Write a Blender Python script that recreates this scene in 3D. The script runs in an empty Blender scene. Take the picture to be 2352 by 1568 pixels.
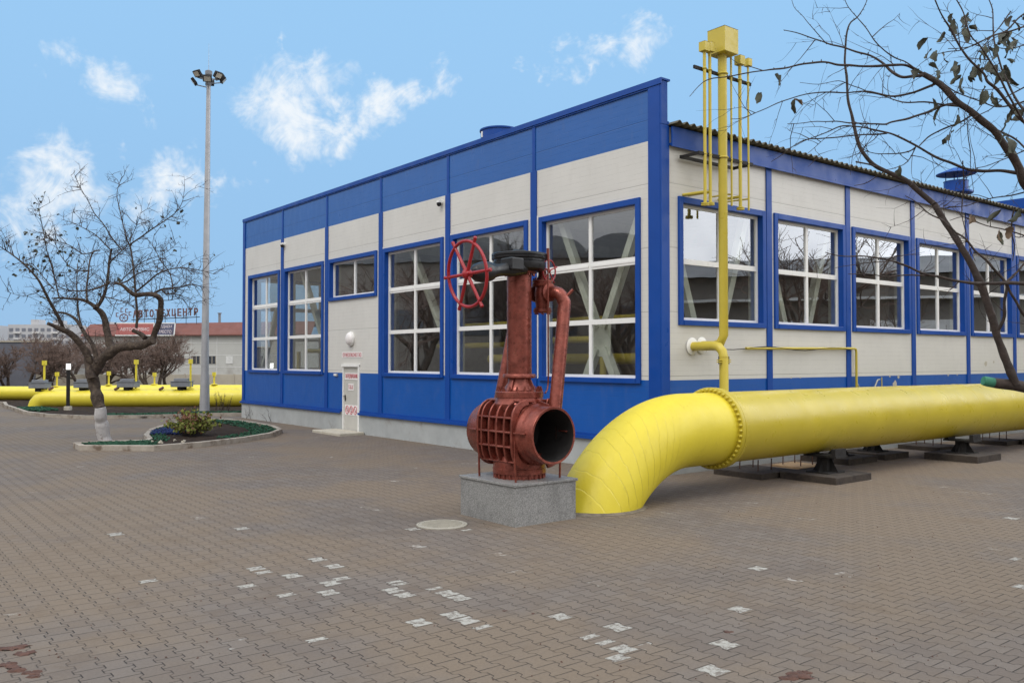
import bpy, bmesh, math, random
from mathutils import Vector, Matrix, noise
random.seed(7)
PI=math.pi; TAU=2*PI
S=bpy.context.scene
COL=S.collection
# ------------------------------------------------------------------ survey of the place
F_=1988.0; H_=2.1; PIT=math.radians(1.239)          # lens, eye height and tilt recovered from the vanishing points
cP,sP=math.cos(PIT),math.sin(PIT)
def ray(px,py):
    x=(px-1176)/F_; z=(784-py)/F_
    return Vector((x,cP-sP*z,sP+cP*z))
def P(px,py,Y):
    d=ray(px,py); return Vector((0,0,H_))+d*(Y/d.y)
def G(px,py,z=0.0):
    d=ray(px,py); return Vector((0,0,H_))+d*((z-H_)/d.z)
ANG=math.radians(38.228)
DR=Vector((math.cos(ANG),math.sin(ANG),0)); DF=Vector((-math.sin(ANG),math.cos(ANG),0))
CORNER=Vector((2.728,15.771,0))
def B(u,t,z=0.0): return CORNER+DR*u+DF*t+Vector((0,0,z))
# ------------------------------------------------------------------ node helpers
class X:
    def __init__(s,nt,sock): s.nt=nt; s.s=sock
    def m(s,op,*a):
        n=s.nt.nodes.new('ShaderNodeMath'); n.operation=op
        for i,v in enumerate((s,)+a):
            if isinstance(v,X): s.nt.links.new(v.s,n.inputs[i])
            else: n.inputs[i].default_value=v
        return X(s.nt,n.outputs[0])
    def __add__(s,o): return s.m('ADD',o)
    __radd__=__add__
    def __sub__(s,o): return s.m('SUBTRACT',o)
    def __rsub__(s,o): return (s*-1.0)+o
    def __mul__(s,o): return s.m('MULTIPLY',o)
    __rmul__=__mul__
    def __truediv__(s,o): return s.m('DIVIDE',o)
    def floor(s): return s.m('FLOOR')
    def fract(s): return s.m('FRACT')
    def abs(s): return s.m('ABSOLUTE')
    def min(s,o): return s.m('MINIMUM',o)
    def max(s,o): return s.m('MAXIMUM',o)
    def gt(s,o): return s.m('GREATER_THAN',o)
    def mod2(s): return (s*0.5).fract()*2.0
    def ss(s,a,b,c=0.0,d=1.0,t='SMOOTHSTEP'):
        n=s.nt.nodes.new('ShaderNodeMapRange'); n.interpolation_type=t; n.clamp=True
        s.nt.links.new(s.s,n.inputs[0])
        for i,v in enumerate((a,b,c,d)): n.inputs[i+1].default_value=v
        return X(s.nt,n.outputs[0])
def mixc(nt,f,a,b,mode='MIX'):
    n=nt.nodes.new('ShaderNodeMix'); n.data_type='RGBA'; n.blend_type=mode
    for i,v in ((0,f),(6,a),(7,b)):
        if isinstance(v,X): nt.links.new(v.s,n.inputs[i])
        elif i==0: n.inputs[0].default_value=v
        else: n.inputs[i].default_value=(*v[:3],1)
    return X(nt,n.outputs[2])
def coords(nt,kind='Object'):
    n=nt.nodes.new('ShaderNodeTexCoord'); return X(nt,n.outputs[kind])
def sep(v):
    n=v.nt.nodes.new('ShaderNodeSeparateXYZ'); v.nt.links.new(v.s,n.inputs[0])
    return [X(v.nt,n.outputs[i]) for i in range(3)]
def comb(nt,x,y,z):
    n=nt.nodes.new('ShaderNodeCombineXYZ')
    for i,v in enumerate((x,y,z)):
        if isinstance(v,X): nt.links.new(v.s,n.inputs[i])
        else: n.inputs[i].default_value=v
    return X(nt,n.outputs[0])
def vscale(v,s):
    n=v.nt.nodes.new('ShaderNodeVectorMath'); n.operation='MULTIPLY'; v.nt.links.new(v.s,n.inputs[0])
    n.inputs[1].default_value=s if hasattr(s,'__len__') else (s,s,s)
    return X(v.nt,n.outputs[0])
def noi(v,scale,detail=4,rough=.55,dist=0.0,col=False):
    n=v.nt.nodes.new('ShaderNodeTexNoise'); v.nt.links.new(v.s,n.inputs['Vector'])
    n.inputs['Scale'].default_value=scale; n.inputs['Detail'].default_value=detail
    n.inputs['Roughness'].default_value=rough; n.inputs['Distortion'].default_value=dist
    return X(v.nt,n.outputs['Color' if col else 'Fac'])
def bump(nt,h,strength=.3,dist=.01,prev=None):
    n=nt.nodes.new('ShaderNodeBump'); n.inputs['Strength'].default_value=strength; n.inputs['Distance'].default_value=dist
    nt.links.new(h.s,n.inputs['Height'])
    if prev: nt.links.new(prev.s,n.inputs['Normal'])
    return X(nt,n.outputs[0])
def newmat(name):
    m=bpy.data.materials.new(name); m.use_nodes=True
    nt=m.node_tree; b=nt.nodes['Principled BSDF']
    return m,nt,b
def put(b,name,v):
    if isinstance(v,X): v.nt.links.new(v.s,b.inputs[name])
    elif name=='Base Color': b.inputs[name].default_value=(*v[:3],1)
    else: b.inputs[name].default_value=v
def pbr(name,c,rough=.6,metal=0.0,var=.18,vs=3.0,bs=0.0,bsc=60.0,bd=.004,dirt=None,ds=1.5,dth=(.5,.75),spec=.5,coat=0.0,rv=.15):
    m,nt,b=newmat(name); o=coords(nt)
    n1=noi(o,vs,6,.65)
    col=mixc(nt,n1.ss(.25,.75,0,1,'LINEAR'),[k*(1-var) for k in c],[min(1,k*(1+var)) for k in c])
    if dirt is not None:
        n2=noi(o,ds,8,.7,.3)
        col=mixc(nt,n2.ss(dth[0],dth[1]),col,dirt)
    put(b,'Base Color',col)
    put(b,'Roughness',noi(o,vs*2.3,4).ss(.3,.7,max(.02,rough-rv),min(1,rough+rv),'LINEAR'))
    put(b,'Metallic',metal); put(b,'Specular IOR Level',spec)
    if coat: put(b,'Coat Weight',coat); put(b,'Coat Roughness',.15)
    if bs: put(b,'Normal',bump(nt,noi(o,bsc,5,.6),bs,bd))
    return m
M={}
def cladding(name,c,rough):
    m,nt,b=newmat(name); o=coords(nt); x,y,z=sep(o)
    h=x+y                                     # runs along whichever wall the sheet is on
    row=(z*10.0).floor()
    prof=((z*10.0).fract()-.5).abs().ss(.42,.5)              # fine horizontal profile lines
    seg=((h*.83+row*.37).fract()-.5).abs().ss(.2,.26)        # the emboss is broken into dashes
    big=(((z-.614)*(1/1.19)).fract()-.5).abs().ss(.492,.498)  # panel joints
    n=noi(o,.7,6,.6); n2=noi(vscale(o,(1,1,.35)),5,5,.6)
    col=mixc(nt,n.ss(.3,.7,0,1,'LINEAR'),[k*.94 for k in c],[min(1,k*1.04) for k in c])
    col=mixc(nt,n2.ss(.52,.8)*.09,col,(.25,.22,.18))
    col=mixc(nt,(big*.55).max(prof*seg*.24),col,[k*.35 for k in c])
    put(b,'Base Color',col)
    put(b,'Roughness',n2.ss(.3,.7,rough-.08,rough+.1,'LINEAR'))
    hgt=(prof*seg*-.35)+(big*-1.0)+(noi(o,1.3,3)*1.1)
    put(b,'Normal',bump(nt,hgt,.5,.006))
    return m
M['white_clad']=cladding('white_clad',(.625,.608,.565),.5)
M['blue_clad']=cladding('blue_clad',(.003,.084,.365),.36)
M['blue_sky_sheen']=cladding('blue_sky_sheen',(.014,.105,.365),.34)  # upper band copy of the blue cladding, sky reflection lightened into its colour
M['blue_trim']=pbr('blue_trim',(.003,.056,.295),.42,var=.10,vs=1.2,spec=.32,bs=.08,bsc=4,bd=.01)
M['pvc']=pbr('pvc',(.80,.79,.76),.4,var=.04)
M['plinth']=pbr('plinth',(.37,.385,.38),.85,var=.14,vs=2,bs=.3,bsc=40,dirt=(.20,.17,.14),ds=1.2,dth=(.55,.8))
M['roof_sheet']=pbr('roof_sheet',(.09,.08,.05),.6,var=.3)
M['interior']=pbr('interior',(.46,.45,.42),.8)
M['interior_floor']=pbr('interior_floor',(.30,.29,.27),.5)
M['steel_cream']=pbr('steel_cream',(.62,.64,.54),.5)
M['dark_inside']=pbr('dark_inside',(.02,.018,.016),.8)
M['yellow']=pbr('yellow',(.485,.385,.028),.34,var=.10,vs=1.4,bs=.10,bsc=2.2,bd=.02,dirt=(.46,.36,.04),ds=.8,dth=(.5,.85),coat=.0,rv=.1)
M['yellow_thin']=pbr('yellow_thin',(.53,.42,.05),.42,var=.08)
M['yellow_far']=pbr('yellow_far',(.72,.60,.05),.42,var=.06,dirt=(.42,.33,.06),ds=.5,dth=(.6,.9))
M['copper']=pbr('copper',(.225,.058,.040),.31,metal=.55,var=.42,vs=7,bs=.35,bsc=20,bd=.012,dirt=(.36,.125,.09),ds=3.5,dth=(.52,.80),spec=.5)
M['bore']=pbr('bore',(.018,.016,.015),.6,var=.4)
M['black_paint']=pbr('black_paint',(.009,.009,.010),.38,var=.3,bs=.15,bsc=18,bd=.01)
M['red_paint']=pbr('red_paint',(.31,.011,.016),.36,var=.15,vs=9)
M['black_steel']=pbr('black_steel',(.012,.010,.009),.8,var=.3)
M['galv']=pbr('galv',(.40,.40,.41),.45,metal=.25,var=.14,vs=4)
M['grey_box']=pbr('grey_box',(.20,.21,.23),.5)
M['glass_lamp']=pbr('glass_lamp',(.55,.52,.45),.2)
M['concrete']=pbr('concrete',(.34,.30,.25),.9,var=.2,vs=6,bs=.4,bsc=50,dirt=(.14,.10,.07),ds=2.2,dth=(.48,.68))
M['conc_light']=pbr('conc_light',(.46,.42,.34),.9,var=.15,vs=5,bs=.35,bsc=45,dirt=(.25,.2,.15),ds=2,dth=(.55,.8))
M['pad']=pbr('pad',(.050,.038,.029),.95,var=.35,vs=8,bs=.5,bsc=30,dirt=(.018,.013,.011),ds=3,dth=(.45,.7))
M['wood']=pbr('wood',(.36,.24,.13),.8,var=.25,vs=9)
M['bark']=pbr('bark',(.060,.042,.031),.95,var=.55,vs=14,bs=1.0,bsc=17,bd=.06,dirt=(.13,.098,.07),ds=8,dth=(.48,.66))
M['twig']=pbr('twig',(.040,.026,.023),.9,var=.3,vs=6)
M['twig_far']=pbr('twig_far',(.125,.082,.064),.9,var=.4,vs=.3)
M['limb_dark']=pbr('limb_dark',(.040,.027,.021),.8,var=.5,vs=11,bs=.7,bsc=24,bd=.015)
M['whitewash']=pbr('whitewash',(.46,.44,.43),.95,var=.15,vs=9,bs=1.0,bsc=20,bd=.02,dirt=(.24,.20,.18),ds=7,dth=(.55,.66))
M['wound_green']=pbr('wound_green',(.03,.16,.095),.7,var=.5,vs=12)
M['leaf_dry']=pbr('leaf_dry',(.058,.062,.042),.75,var=.6,vs=5,bs=.3,bsc=60)
M['leaf_brown']=pbr('leaf_brown',(.16,.11,.07),.8,var=.4,vs=5)
M['leaf_yellow']=pbr('leaf_yellow',(.20,.215,.040),.75,var=.5,vs=6)
M['leaf_red']=pbr('leaf_red',(.19,.085,.045),.75,var=.5,vs=6)
M['soil']=pbr('soil',(.040,.029,.023),1,var=.4,vs=3,bs=1,bsc=18,bd=.05,dirt=(.065,.046,.035),ds=1.5,dth=(.5,.7),spec=.08)
M['green_chip']=pbr('green_chip',(.014,.072,.036),.9,var=.9,vs=16,bs=1,bsc=22,bd=.05,dirt=(.03,.05,.03),ds=9,dth=(.55,.7))
M['blue_chip']=pbr('blue_chip',(.010,.026,.12),.85,var=.8,vs=16,bs=1,bsc=22,bd=.05)
M['earth']=pbr('earth',(.10,.085,.065),1,var=.35,vs=.15,bs=.3,bsc=3,bd=.05)
M['grey_wall']=pbr('grey_wall',(.125,.13,.155),.9,var=.2,vs=.6)
M['fence_conc']=pbr('fence_conc',(.40,.36,.29),.9,var=.16,vs=.5,dirt=(.2,.17,.14),ds=.8,dth=(.52,.8))
M['panel_wall']=pbr('panel_wall',(.47,.47,.44),.85,var=.1,vs=.25,dirt=(.33,.31,.28),ds=.4,dth=(.5,.8))
M['seam']=pbr('seam',(.62,.62,.60),.8)
M['red_roof']=pbr('red_roof',(.165,.062,.048),.75,var=.15,vs=.7)
M['red_banner']=pbr('red_banner',(.34,.10,.09),.7)
M['navy_banner']=pbr('navy_banner',(.07,.075,.13),.7)
M['letter_white']=pbr('letter_white',(.58,.50,.50),.7,var=.03)
M['letter_brown']=pbr('letter_brown',(.15,.075,.07),.7)
M['sign_white']=pbr('sign_white',(.80,.76,.74),.5,var=.03)
M['sign_red']=pbr('sign_red',(.48,.028,.055),.5,var=.05)
M['sign_grey']=pbr('sign_grey',(.14,.13,.13),.5,var=.05)
M['door']=pbr('door',(.52,.505,.46),.45,var=.05)
M['win_dark']=pbr('win_dark',(.05,.055,.065),.25)
M['apt_wall']=pbr('apt_wall',(.46,.46,.47),.9,var=.12,vs=.06)
M['apt_dark']=pbr('apt_dark',(.17,.18,.21),.6)
M['apt_balc']=pbr('apt_balc',(.60,.59,.58),.8)
M['shed_dark']=pbr('shed_dark',(.20,.178,.152),.9,var=.3,vs=.3)
M['vault_grey']=pbr('vault_grey',(.17,.175,.18),.7,var=.3,vs=.3)
M['dirt_clod']=pbr('dirt_clod',(.085,.042,.03),1,var=.5,vs=20,bs=1,bsc=40)
M['rope']=pbr('rope',(.42,.41,.33),.8)
M['iron']=pbr('iron',(.33,.305,.25),.75,var=.15,vs=10,bs=.6,bsc=40)
def granite():
    m,nt,b=newmat('granite'); o=coords(nt)
    v=nt.nodes.new('ShaderNodeTexVoronoi'); nt.links.new(o.s,v.inputs['Vector']); v.inputs['Scale'].default_value=120
    g=X(nt,v.outputs['Color']); r,_,_=sep(g)
    n=noi(vscale(o,(1,1,.6)),2.2,8,.7)
    col=mixc(nt,r.ss(0,1,0,1,'LINEAR'),(.135,.135,.132),(.345,.34,.325))
    col=mixc(nt,n.ss(.45,.72)*.45,col,(.07,.068,.066))
    put(b,'Base Color',col); put(b,'Roughness',n.ss(.3,.7,.3,.6,'LINEAR'))
    return m
M['granite']=granite()
def glass():
    m,nt,b=newmat('window_glass'); nt.nodes.remove(b)
    o=coords(nt)
    tr=nt.nodes.new('ShaderNodeBsdfTransparent'); tr.inputs[0].default_value=(.86,.88,.86,1)
    gl=nt.nodes.new('ShaderNodeBsdfGlossy'); gl.inputs['Roughness'].default_value=.0; gl.inputs['Color'].default_value=(.93,.96,1,1)
    bn=bump(nt,noi(o,.9,1),.10,.02); nt.links.new(bn.s,gl.inputs['Normal'])
    lw=nt.nodes.new('ShaderNodeLayerWeight'); lw.inputs[0].default_value=.5
    fc=X(nt,lw.outputs['Facing'])
    fac=fc*fc*.95+.18
    mx=nt.nodes.new('ShaderNodeMixShader'); nt.links.new(fac.s,mx.inputs[0]); nt.links.new(tr.outputs[0],mx.inputs[1]); nt.links.new(gl.outputs[0],mx.inputs[2])
    nt.links.new(mx.outputs[0],nt.nodes['Material Output'].inputs[0])
    return m
M['glass']=glass()
def lampmat():
    m,nt,b=newmat('lamp_glow'); put(b,'Base Color',(.8,.8,.78)); b.inputs['Emission Color'].default_value=(1,.97,.88,1); b.inputs['Emission Strength'].default_value=1.6
    return m
M['lamp_glow']=lampmat()
M['mortar']=pbr('mortar',(.15,.125,.095),1,var=.4,vs=9,bs=.8,bsc=40)
def wrapped():
    m,nt,b=newmat('yellow_wrapped'); uv=coords(nt,'UV'); o=coords(nt)
    x,y,z=sep(uv)
    w=noi(o,1.3,3)
    d=sep(vscale(o,1))
    ph=(y*9.0)+(d[2]*5.0)+(w*1.4)
    saw=ph.fract(); edge=saw.ss(.0,.10)
    low=y.ss(.8,2.7)                     # tape turns sit on the buried end of the bend
    n=noi(o,1.6,6,.65); n2=noi(vscale(o,(1,1,.25)),7,6,.7)
    col=mixc(nt,n.ss(.3,.7,0,1,'LINEAR'),(.62,.50,.026),(.70,.575,.035))
    col=mixc(nt,n2.ss(.58,.8)*.5,col,(.40,.30,.03))
    col=mixc(nt,(1.0-edge)*low*n.ss(.42,.58)*.36,col,(.33,.25,.02))
    put(b,'Base Color',col); put(b,'Roughness',n2.ss(.3,.7,.36,.55,'LINEAR'))
    put(b,'Normal',bump(nt,edge*low*.9+n2*.45,.8,.016))
    return m
M['yellow_wrapped']=wrapped()
PW,PL=.166,.195                                     # paver module along and across the hall axis
def pavers(white):
    m,nt,b=newmat('white_painted_paver' if white else 'block_paving'); o=coords(nt); x,y,z=sep(o)
    ca,sa=math.cos(ANG),math.sin(ANG)
    u=(x*ca+y*sa)*(1/PW); v=(y*ca-x*sa)*(1/PL)
    j=(u+.5).floor(); par=j.mod2()
    tri=(((v+par*.5).fract()-.5).abs()*2.0)            # 0..1 zigzag
    w=1.0-tri.ss(.36,.64)*2.0
    jp=j+w*.10
    left=u.gt(jp); c=(j-1.0)+left
    d1=(u-jp).abs()*PW
    vc=v+c.mod2()*.5
    row=vc.floor(); fr=vc.fract(); d2=fr.min(1.0-fr)*PL
    fine=noi(o,45,4,.7)
    d=d1.min(d2)+(fine-.5)*.003
    wn=nt.nodes.new('ShaderNodeTexWhiteNoise'); wn.noise_dimensions='2D'; nt.links.new(comb(nt,c,row,0.0).s,wn.inputs['Vector'])
    rnd=X(nt,wn.outputs['Value'])
    big=noi(o,.28,5,.62); mid=noi(o,1.7,6,.7); mud=noi(vscale(o,(1,1.3,1)),5.2,6,.75)
    fill=mid.ss(.40,.62)                               # joints silted up with mud in patches
    joint=d.ss(.0014,.0072,1,0)*(1.0-fill*.5)
    if white:
        n=noi(o,17,6,.75)
        col=mixc(nt,n.ss(.40,.56),(.165,.142,.12),(.37,.355,.315)); col=mixc(nt,fine.ss(.5,.8)*.5,col,(.3,.28,.25))
    else:
        col=mixc(nt,rnd,(.150,.122,.102),(.181,.152,.129))
        col=mixc(nt,big.ss(.40,.58)*.85,col,(.205,.155,.108))     # tan mud film
        col=mixc(nt,mid.ss(.52,.76)*.50,col,(.125,.090,.062))
        col=mixc(nt,fine.ss(.3,.75,0,.42,'LINEAR'),col,(.080,.066,.054))
        col=mixc(nt,mud.ss(.66,.76)*.6,col,(.15,.078,.045))
        fleck=rnd.gt(.992)*big.ss(.5,.56,1,0)*mud.ss(.52,.60)
        col=mixc(nt,fleck*.7,col,(.42,.40,.36))
        col=mixc(nt,joint,col,(.034,.028,.024))
    put(b,'Base Color',col)
    put(b,'Roughness',mid.ss(.3,.7,.68,.92,'LINEAR'))
    put(b,'Specular IOR Level',.22)
    hgt=d.ss(.0,.008)+fine*.22+rnd*.25
    put(b,'Normal',bump(nt,hgt,.6,.006))
    return m
M['pavers']=pavers(False); M['pavers_white']=pavers(True)

# ------------------------------------------------------------------ mesh builder
class MB:
    def __init__(s): s.v=[]; s.f=[]; s.uv={}
    def quad(s,a,b,c,d):
        n=len(s.v); s.v+=[Vector(a),Vector(b),Vector(c),Vector(d)]; s.f.append((n,n+1,n+2,n+3)); return s
    def poly(s,pts):
        n=len(s.v); s.v+=[Vector(p) for p in pts]; s.f.append(tuple(range(n,n+len(pts)))); return s
    def box(s,x0,x1,y0,y1,z0,z1):
        n=len(s.v)
        s.v+=[Vector(p) for p in ((x0,y0,z0),(x1,y0,z0),(x1,y1,z0),(x0,y1,z0),(x0,y0,z1),(x1,y0,z1),(x1,y1,z1),(x0,y1,z1))]
        s.f+=[tuple(n+i for i in q) for q in ((0,3,2,1),(4,5,6,7),(0,1,5,4),(1,2,6,5),(2,3,7,6),(3,0,4,7))]
        return s
    def bar(s,a,b,w,h,up=(0,0,1)):
        a=Vector(a); b=Vector(b); d=(b-a).normalized(); sd=d.cross(Vector(up))
        if sd.length<1e-4: sd=d.cross(Vector((1,0,0)))
        sd.normalize(); uu=sd.cross(d); n=len(s.v)
        for p in (a,b):
            for i,j in ((-1,-1),(1,-1),(1,1),(-1,1)): s.v.append(p+sd*(i*w/2)+uu*(j*h/2))
        s.f+=[tuple(n+i for i in q) for q in ((0,3,2,1),(4,5,6,7),(0,1,5,4),(1,2,6,5),(2,3,7,6),(3,0,4,7))]
        return s
    def tube(s,pts,rad,seg=8,cap=True,closed=False):
        pts=[Vector(p) for p in pts]; k=len(pts)
        rad=rad if hasattr(rad,'__len__') else [rad]*k
        T=[]
        for i in range(k):
            if closed: d=pts[(i+1)%k]-pts[i-1]
            else: d=pts[min(i+1,k-1)]-pts[max(i-1,0)]
            T.append(d.normalized() if d.length>1e-9 else Vector((0,0,1)))
        ref=Vector((0,0,1)) if abs(T[0].z)<.9 else Vector((1,0,0))
        nrm=(ref-T[0]*ref.dot(T[0])).normalized(); base=len(s.v); L=0
        for i in range(k):
            nrm=(nrm-T[i]*nrm.dot(T[i])).normalized(); bn=T[i].cross(nrm)
            if i: L+=(pts[i]-pts[i-1]).length
            for q in range(seg):
                a=TAU*q/seg; s.uv[len(s.v)]=(q/seg,L)
                s.v.append(pts[i]+(nrm*math.cos(a)+bn*math.sin(a))*rad[i])
        for i in range(k if closed else k-1):
            i2=(i+1)%k
            for q in range(seg):
                q2=(q+1)%seg
                s.f.append((base+i*seg+q,base+i*seg+q2,base+i2*seg+q2,base+i2*seg+q))
        if cap and not closed and seg>2:
            s.f.append(tuple(base+q for q in reversed(range(seg)))); s.f.append(tuple(base+(k-1)*seg+q for q in range(seg)))
        return s
    def lathe(s,prof,org=(0,0,0),axis=(0,0,1),seg=32,closed=False,sharp=None):
        # prof: list of (r, h) along axis
        org=Vector(org); ax=Vector(axis).normalized(); ref=Vector((1,0,0)) if abs(ax.x)<.9 else Vector((0,1,0))
        e1=(ref-ax*ref.dot(ax)).normalized(); e2=ax.cross(e1); base=len(s.v); k=len(prof)
        for r,h in prof:
            for q in range(seg):
                a=TAU*q/seg; s.v.append(org+ax*h+(e1*math.cos(a)+e2*math.sin(a))*r)
        for i in range(k if closed else k-1):
            i2=(i+1)%k
            for q in range(seg):
                q2=(q+1)%seg; s.f.append((base+i*seg+q,base+i*seg+q2,base+i2*seg+q2,base+i2*seg+q))
        if not closed:
            if prof[0][0]>1e-6: s.f.append(tuple(base+q for q in reversed(range(seg))))
            if prof[-1][0]>1e-6: s.f.append(tuple(base+(k-1)*seg+q for q in range(seg)))
        return s
    def cyl(s,a,b,r,r2=None,seg=16):
        a=Vector(a); b=Vector(b); return s.lathe([(r,0),(r if r2 is None else r2,(b-a).length)],a,b-a,seg)
    def blob(s,c,r,n=2,jit=.25):
        bm=bmesh.new(); bmesh.ops.create_icosphere(bm,subdivisions=n,radius=1); base=len(s.v)
        r=r if hasattr(r,'__len__') else (r,r,r); o=Vector((random.random()*50,)*3)
        bm.verts.ensure_lookup_table()
        for v in bm.verts:
            k=1+jit*noise.noise(v.co*1.7+o)*1.6
            s.v.append(Vector(c)+Vector((v.co.x*r[0],v.co.y*r[1],v.co.z*r[2]))*k)
        for f in bm.faces: s.f.append(tuple(base+v.index for v in f.verts))
        bm.free(); return s
    def build(s,name,mat,parent=None,smooth=30,bevel=0.0,loc=None,fixn=True):
        me=bpy.data.meshes.new(name); me.from_pydata([tuple(v) for v in s.v],[],s.f)
        if s.uv:
            l=me.uv_layers.new(name='UVMap')
            for lp in me.loops:
                if lp.vertex_index in s.uv: l.data[lp.index].uv=s.uv[lp.vertex_index]
        if fixn:
            bm=bmesh.new(); bm.from_mesh(me); bmesh.ops.recalc_face_normals(bm,faces=bm.faces[:]); bm.to_mesh(me); bm.free()
        if smooth:
            me.polygons.foreach_set('use_smooth',[True]*len(me.polygons))
            me.set_sharp_from_angle(angle=math.radians(smooth))
        me.materials.append(M[mat]); me.update()
        o=bpy.data.objects.new(name,me); COL.objects.link(o)
        if parent: o.parent=parent
        if loc is not None: o.location=loc
        if bevel:
            mo=o.modifiers.new('bevel','BEVEL'); mo.width=bevel; mo.segments=2; mo.limit_method='ANGLE'; mo.angle_limit=math.radians(40)
        return o
def tag(o,label,cat,group=None,kind=None):
    o['label']=label; o['category']=cat
    if group: o['group']=group
    if kind: o['kind']=kind
    return o
def struct(o): o['kind']='structure'; return o
def thing(name,loc,label,cat,rot=0.0,group=None):
    o=bpy.data.objects.new(name,None); COL.objects.link(o); o.location=loc; o.rotation_euler=(0,0,rot); o.empty_display_size=.2
    return tag(o,label,cat,group)
def bthing(name,u,t,label,cat,group=None,z=0.0): return thing(name,B(u,t,z),label,cat,ANG,group)
def clone(src,loc=None,rot=None,parent=None,scale=None,name=None):
    c=src.copy(); COL.objects.link(c)
    if parent is not None: c.parent=parent
    if loc is not None: c.location=loc
    if rot is not None: c.rotation_euler=rot
    if scale is not None: c.scale=(scale,)*3
    return c
def clone_tree(root,loc,rot=0.0,label=None,scale=None):
    r=clone(root,loc,(0,0,rot),None,scale)
    if label: r['label']=label
    for ch in [o for o in COL.objects if o.parent==root]:
        c=clone(ch,parent=r)
        for g in [o for o in COL.objects if o.parent==ch]: clone(g,parent=c)
    return r
def text_mesh(txt,h,w,depth=.004,bold=.0):
    """letters as mesh data in the xz-plane, scaled to width w and height h, centred"""
    cu=bpy.data.curves.new('t','FONT'); cu.body=txt; cu.extrude=depth/2; cu.offset=bold; cu.resolution_u=3
    ob=bpy.data.objects.new('t',cu); COL.objects.link(ob)
    dg=bpy.context.evaluated_depsgraph_get(); dg.update(); me=bpy.data.meshes.new_from_object(ob.evaluated_get(dg))
    bpy.data.objects.remove(ob); bpy.data.curves.remove(cu)
    xs=[v.co.x for v in me.vertices]; ys=[v.co.y for v in me.vertices]
    x0,x1,y0,y1=min(xs),max(xs),min(ys),max(ys)
    for v in me.vertices:
        v.co=Vector(((v.co.x-(x0+x1)/2)*w/(x1-x0),-v.co.z,(v.co.y-(y0+y1)/2)*h/(y1-y0)))
    return me
def text_obj(name,txt,h,w,mat,parent,loc,rz=0.0,depth=.004,bold=0.0):
    me=text_mesh(txt,h,w,depth,bold); me.name=name; me.materials.append(M[mat])
    o=bpy.data.objects.new(name,me); COL.objects.link(o); o.parent=parent; o.location=loc; o.rotation_euler=(0,0,rz); return o
# ------------------------------------------------------------------ ground
bg=bmesh.new()
g=MB(); g.quad((-2500,-2500,-.012),(2500,-2500,-.012),(2500,2500,-.012),(-2500,2500,-.012)); struct(g.build('ground','earth',smooth=0))
g=MB(); g.quad((-60,-30,0),(45,-30,0),(45,50,0),(-60,50,0))
WH=[(548.8+x*.2667,1215.2+y*.2667) for x,y in ((210,330),(290,368),(370,330),(600,255),(530,405),(600,370),(765,315),(780,445),(840,410),(800,530),(890,265),(360,575),(860,490),(1290,465),(1310,535),(1370,500),(1440,470),(1540,505),(1710,505),(1830,550),(1950,595),(1720,640),(1780,730),(1890,790),(2000,845),(1510,785),(665,990),(1430,575))]
WH+=[(1254.4+x*.2667,1254.4+y*.2667) for x,y in ((580,720),(370,775),(510,830),(730,890),(500,960),(640,1030),(1340,1050),(1470,840),(40,610),(1540,535),(1880,185))]
WH+=[(280,1226),(336,1335),(301,1343),(560,1213),(557,1351),(2310,1190),(2320,1283),(2330,1342),(950,1215),(1080,1216)]
seen=set()
for px,py in WH:                                     # blocks that keep their old white marking paint
    q=G(px,py); uu=q.dot(DR)/PW; vv=q.dot(DF)/PL; c=math.floor(uu); r=math.floor(vv+.5*(c%2))
    if (c,r) in seen or (c+1,r) in seen or (c-1,r) in seen: continue
    seen.add((c,r)); v0=r-.5*(c%2); e=.06; a_=.05
    part=random.choice((1,1,.85,.6,.4)) ; sh=random.uniform(0,1-part)
    pts=[]
    for f in (e,.30,.42,.58,.70,1-e): pts.append((c+e+(a_ if .35<f<.65 else -a_),f))
    for f in (1-e,.70,.58,.42,.30,e): pts.append((c+1-e-(a_ if .35<f<.65 else -a_),f))
    g.poly([DR*(x_*PW)+DF*((v0+sh+y_*part)*PL)+Vector((0,0,.0015)) for x_,y_ in pts])
yard=g.build('paved_yard','pavers',smooth=0); yard.data.materials.append(M['pavers_white'])
for p_ in yard.data.polygons: p_.material_index=1 if len(p_.vertices)>4 else 0
struct(yard)
# ------------------------------------------------------------------ the hall
LU,LT=18.0,20.35
ZS,ZW,ZB,ZP=.614,1.73,6.17,7.235           # sill, white band from / to, parapet
hall=thing('industrial_hall',CORNER,'long blue and white clad hall with large windows and a high blue parapet','building',ANG)
WF=[(.504,3.445,1.66,5.15),(3.833,6.80,1.66,5.15),(7.13,10.10,1.66,5.15),(10.44,13.41,3.88,5.15),(13.75,16.72,1.66,5.15),(17.06,19.83,1.66,5.15)]
WR=[(.45,3.12,2.75,5.15),(3.42,6.10,2.75,5.15),(6.40,9.05,2.75,5.15),(9.36,12.00,2.75,5.15),(12.31,14.95,2.75,5.15),(15.24,17.8,2.75,5.15)]
DOOR=(11.42,12.47,0,1.965)
def sheet(rects_open,h0,h1,z0,z1,mk):
    """wall sheet from h0..h1, z0..z1 minus the openings; mk(h,z)->point"""
    hs=sorted({h0,h1,*[min(max(r[k],h0),h1) for r in rects_open for k in (0,1)]}); zs=sorted({z0,z1,*[min(max(r[k],z0),z1) for r in rects_open for k in (2,3)]})
    b=MB()
    for i in range(len(hs)-1):
        for k in range(len(zs)-1):
            hm,zm=(hs[i]+hs[i+1])/2,(zs[k]+zs[k+1])/2
            if any(r[0]<hm<r[1] and r[2]<zm<r[3] for r in rects_open): continue
            b.quad(mk(hs[i],zs[k]),mk(hs[i+1],zs[k]),mk(hs[i+1],zs[k+1]),mk(hs[i],zs[k+1]))
    return b
inset=.10
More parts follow.
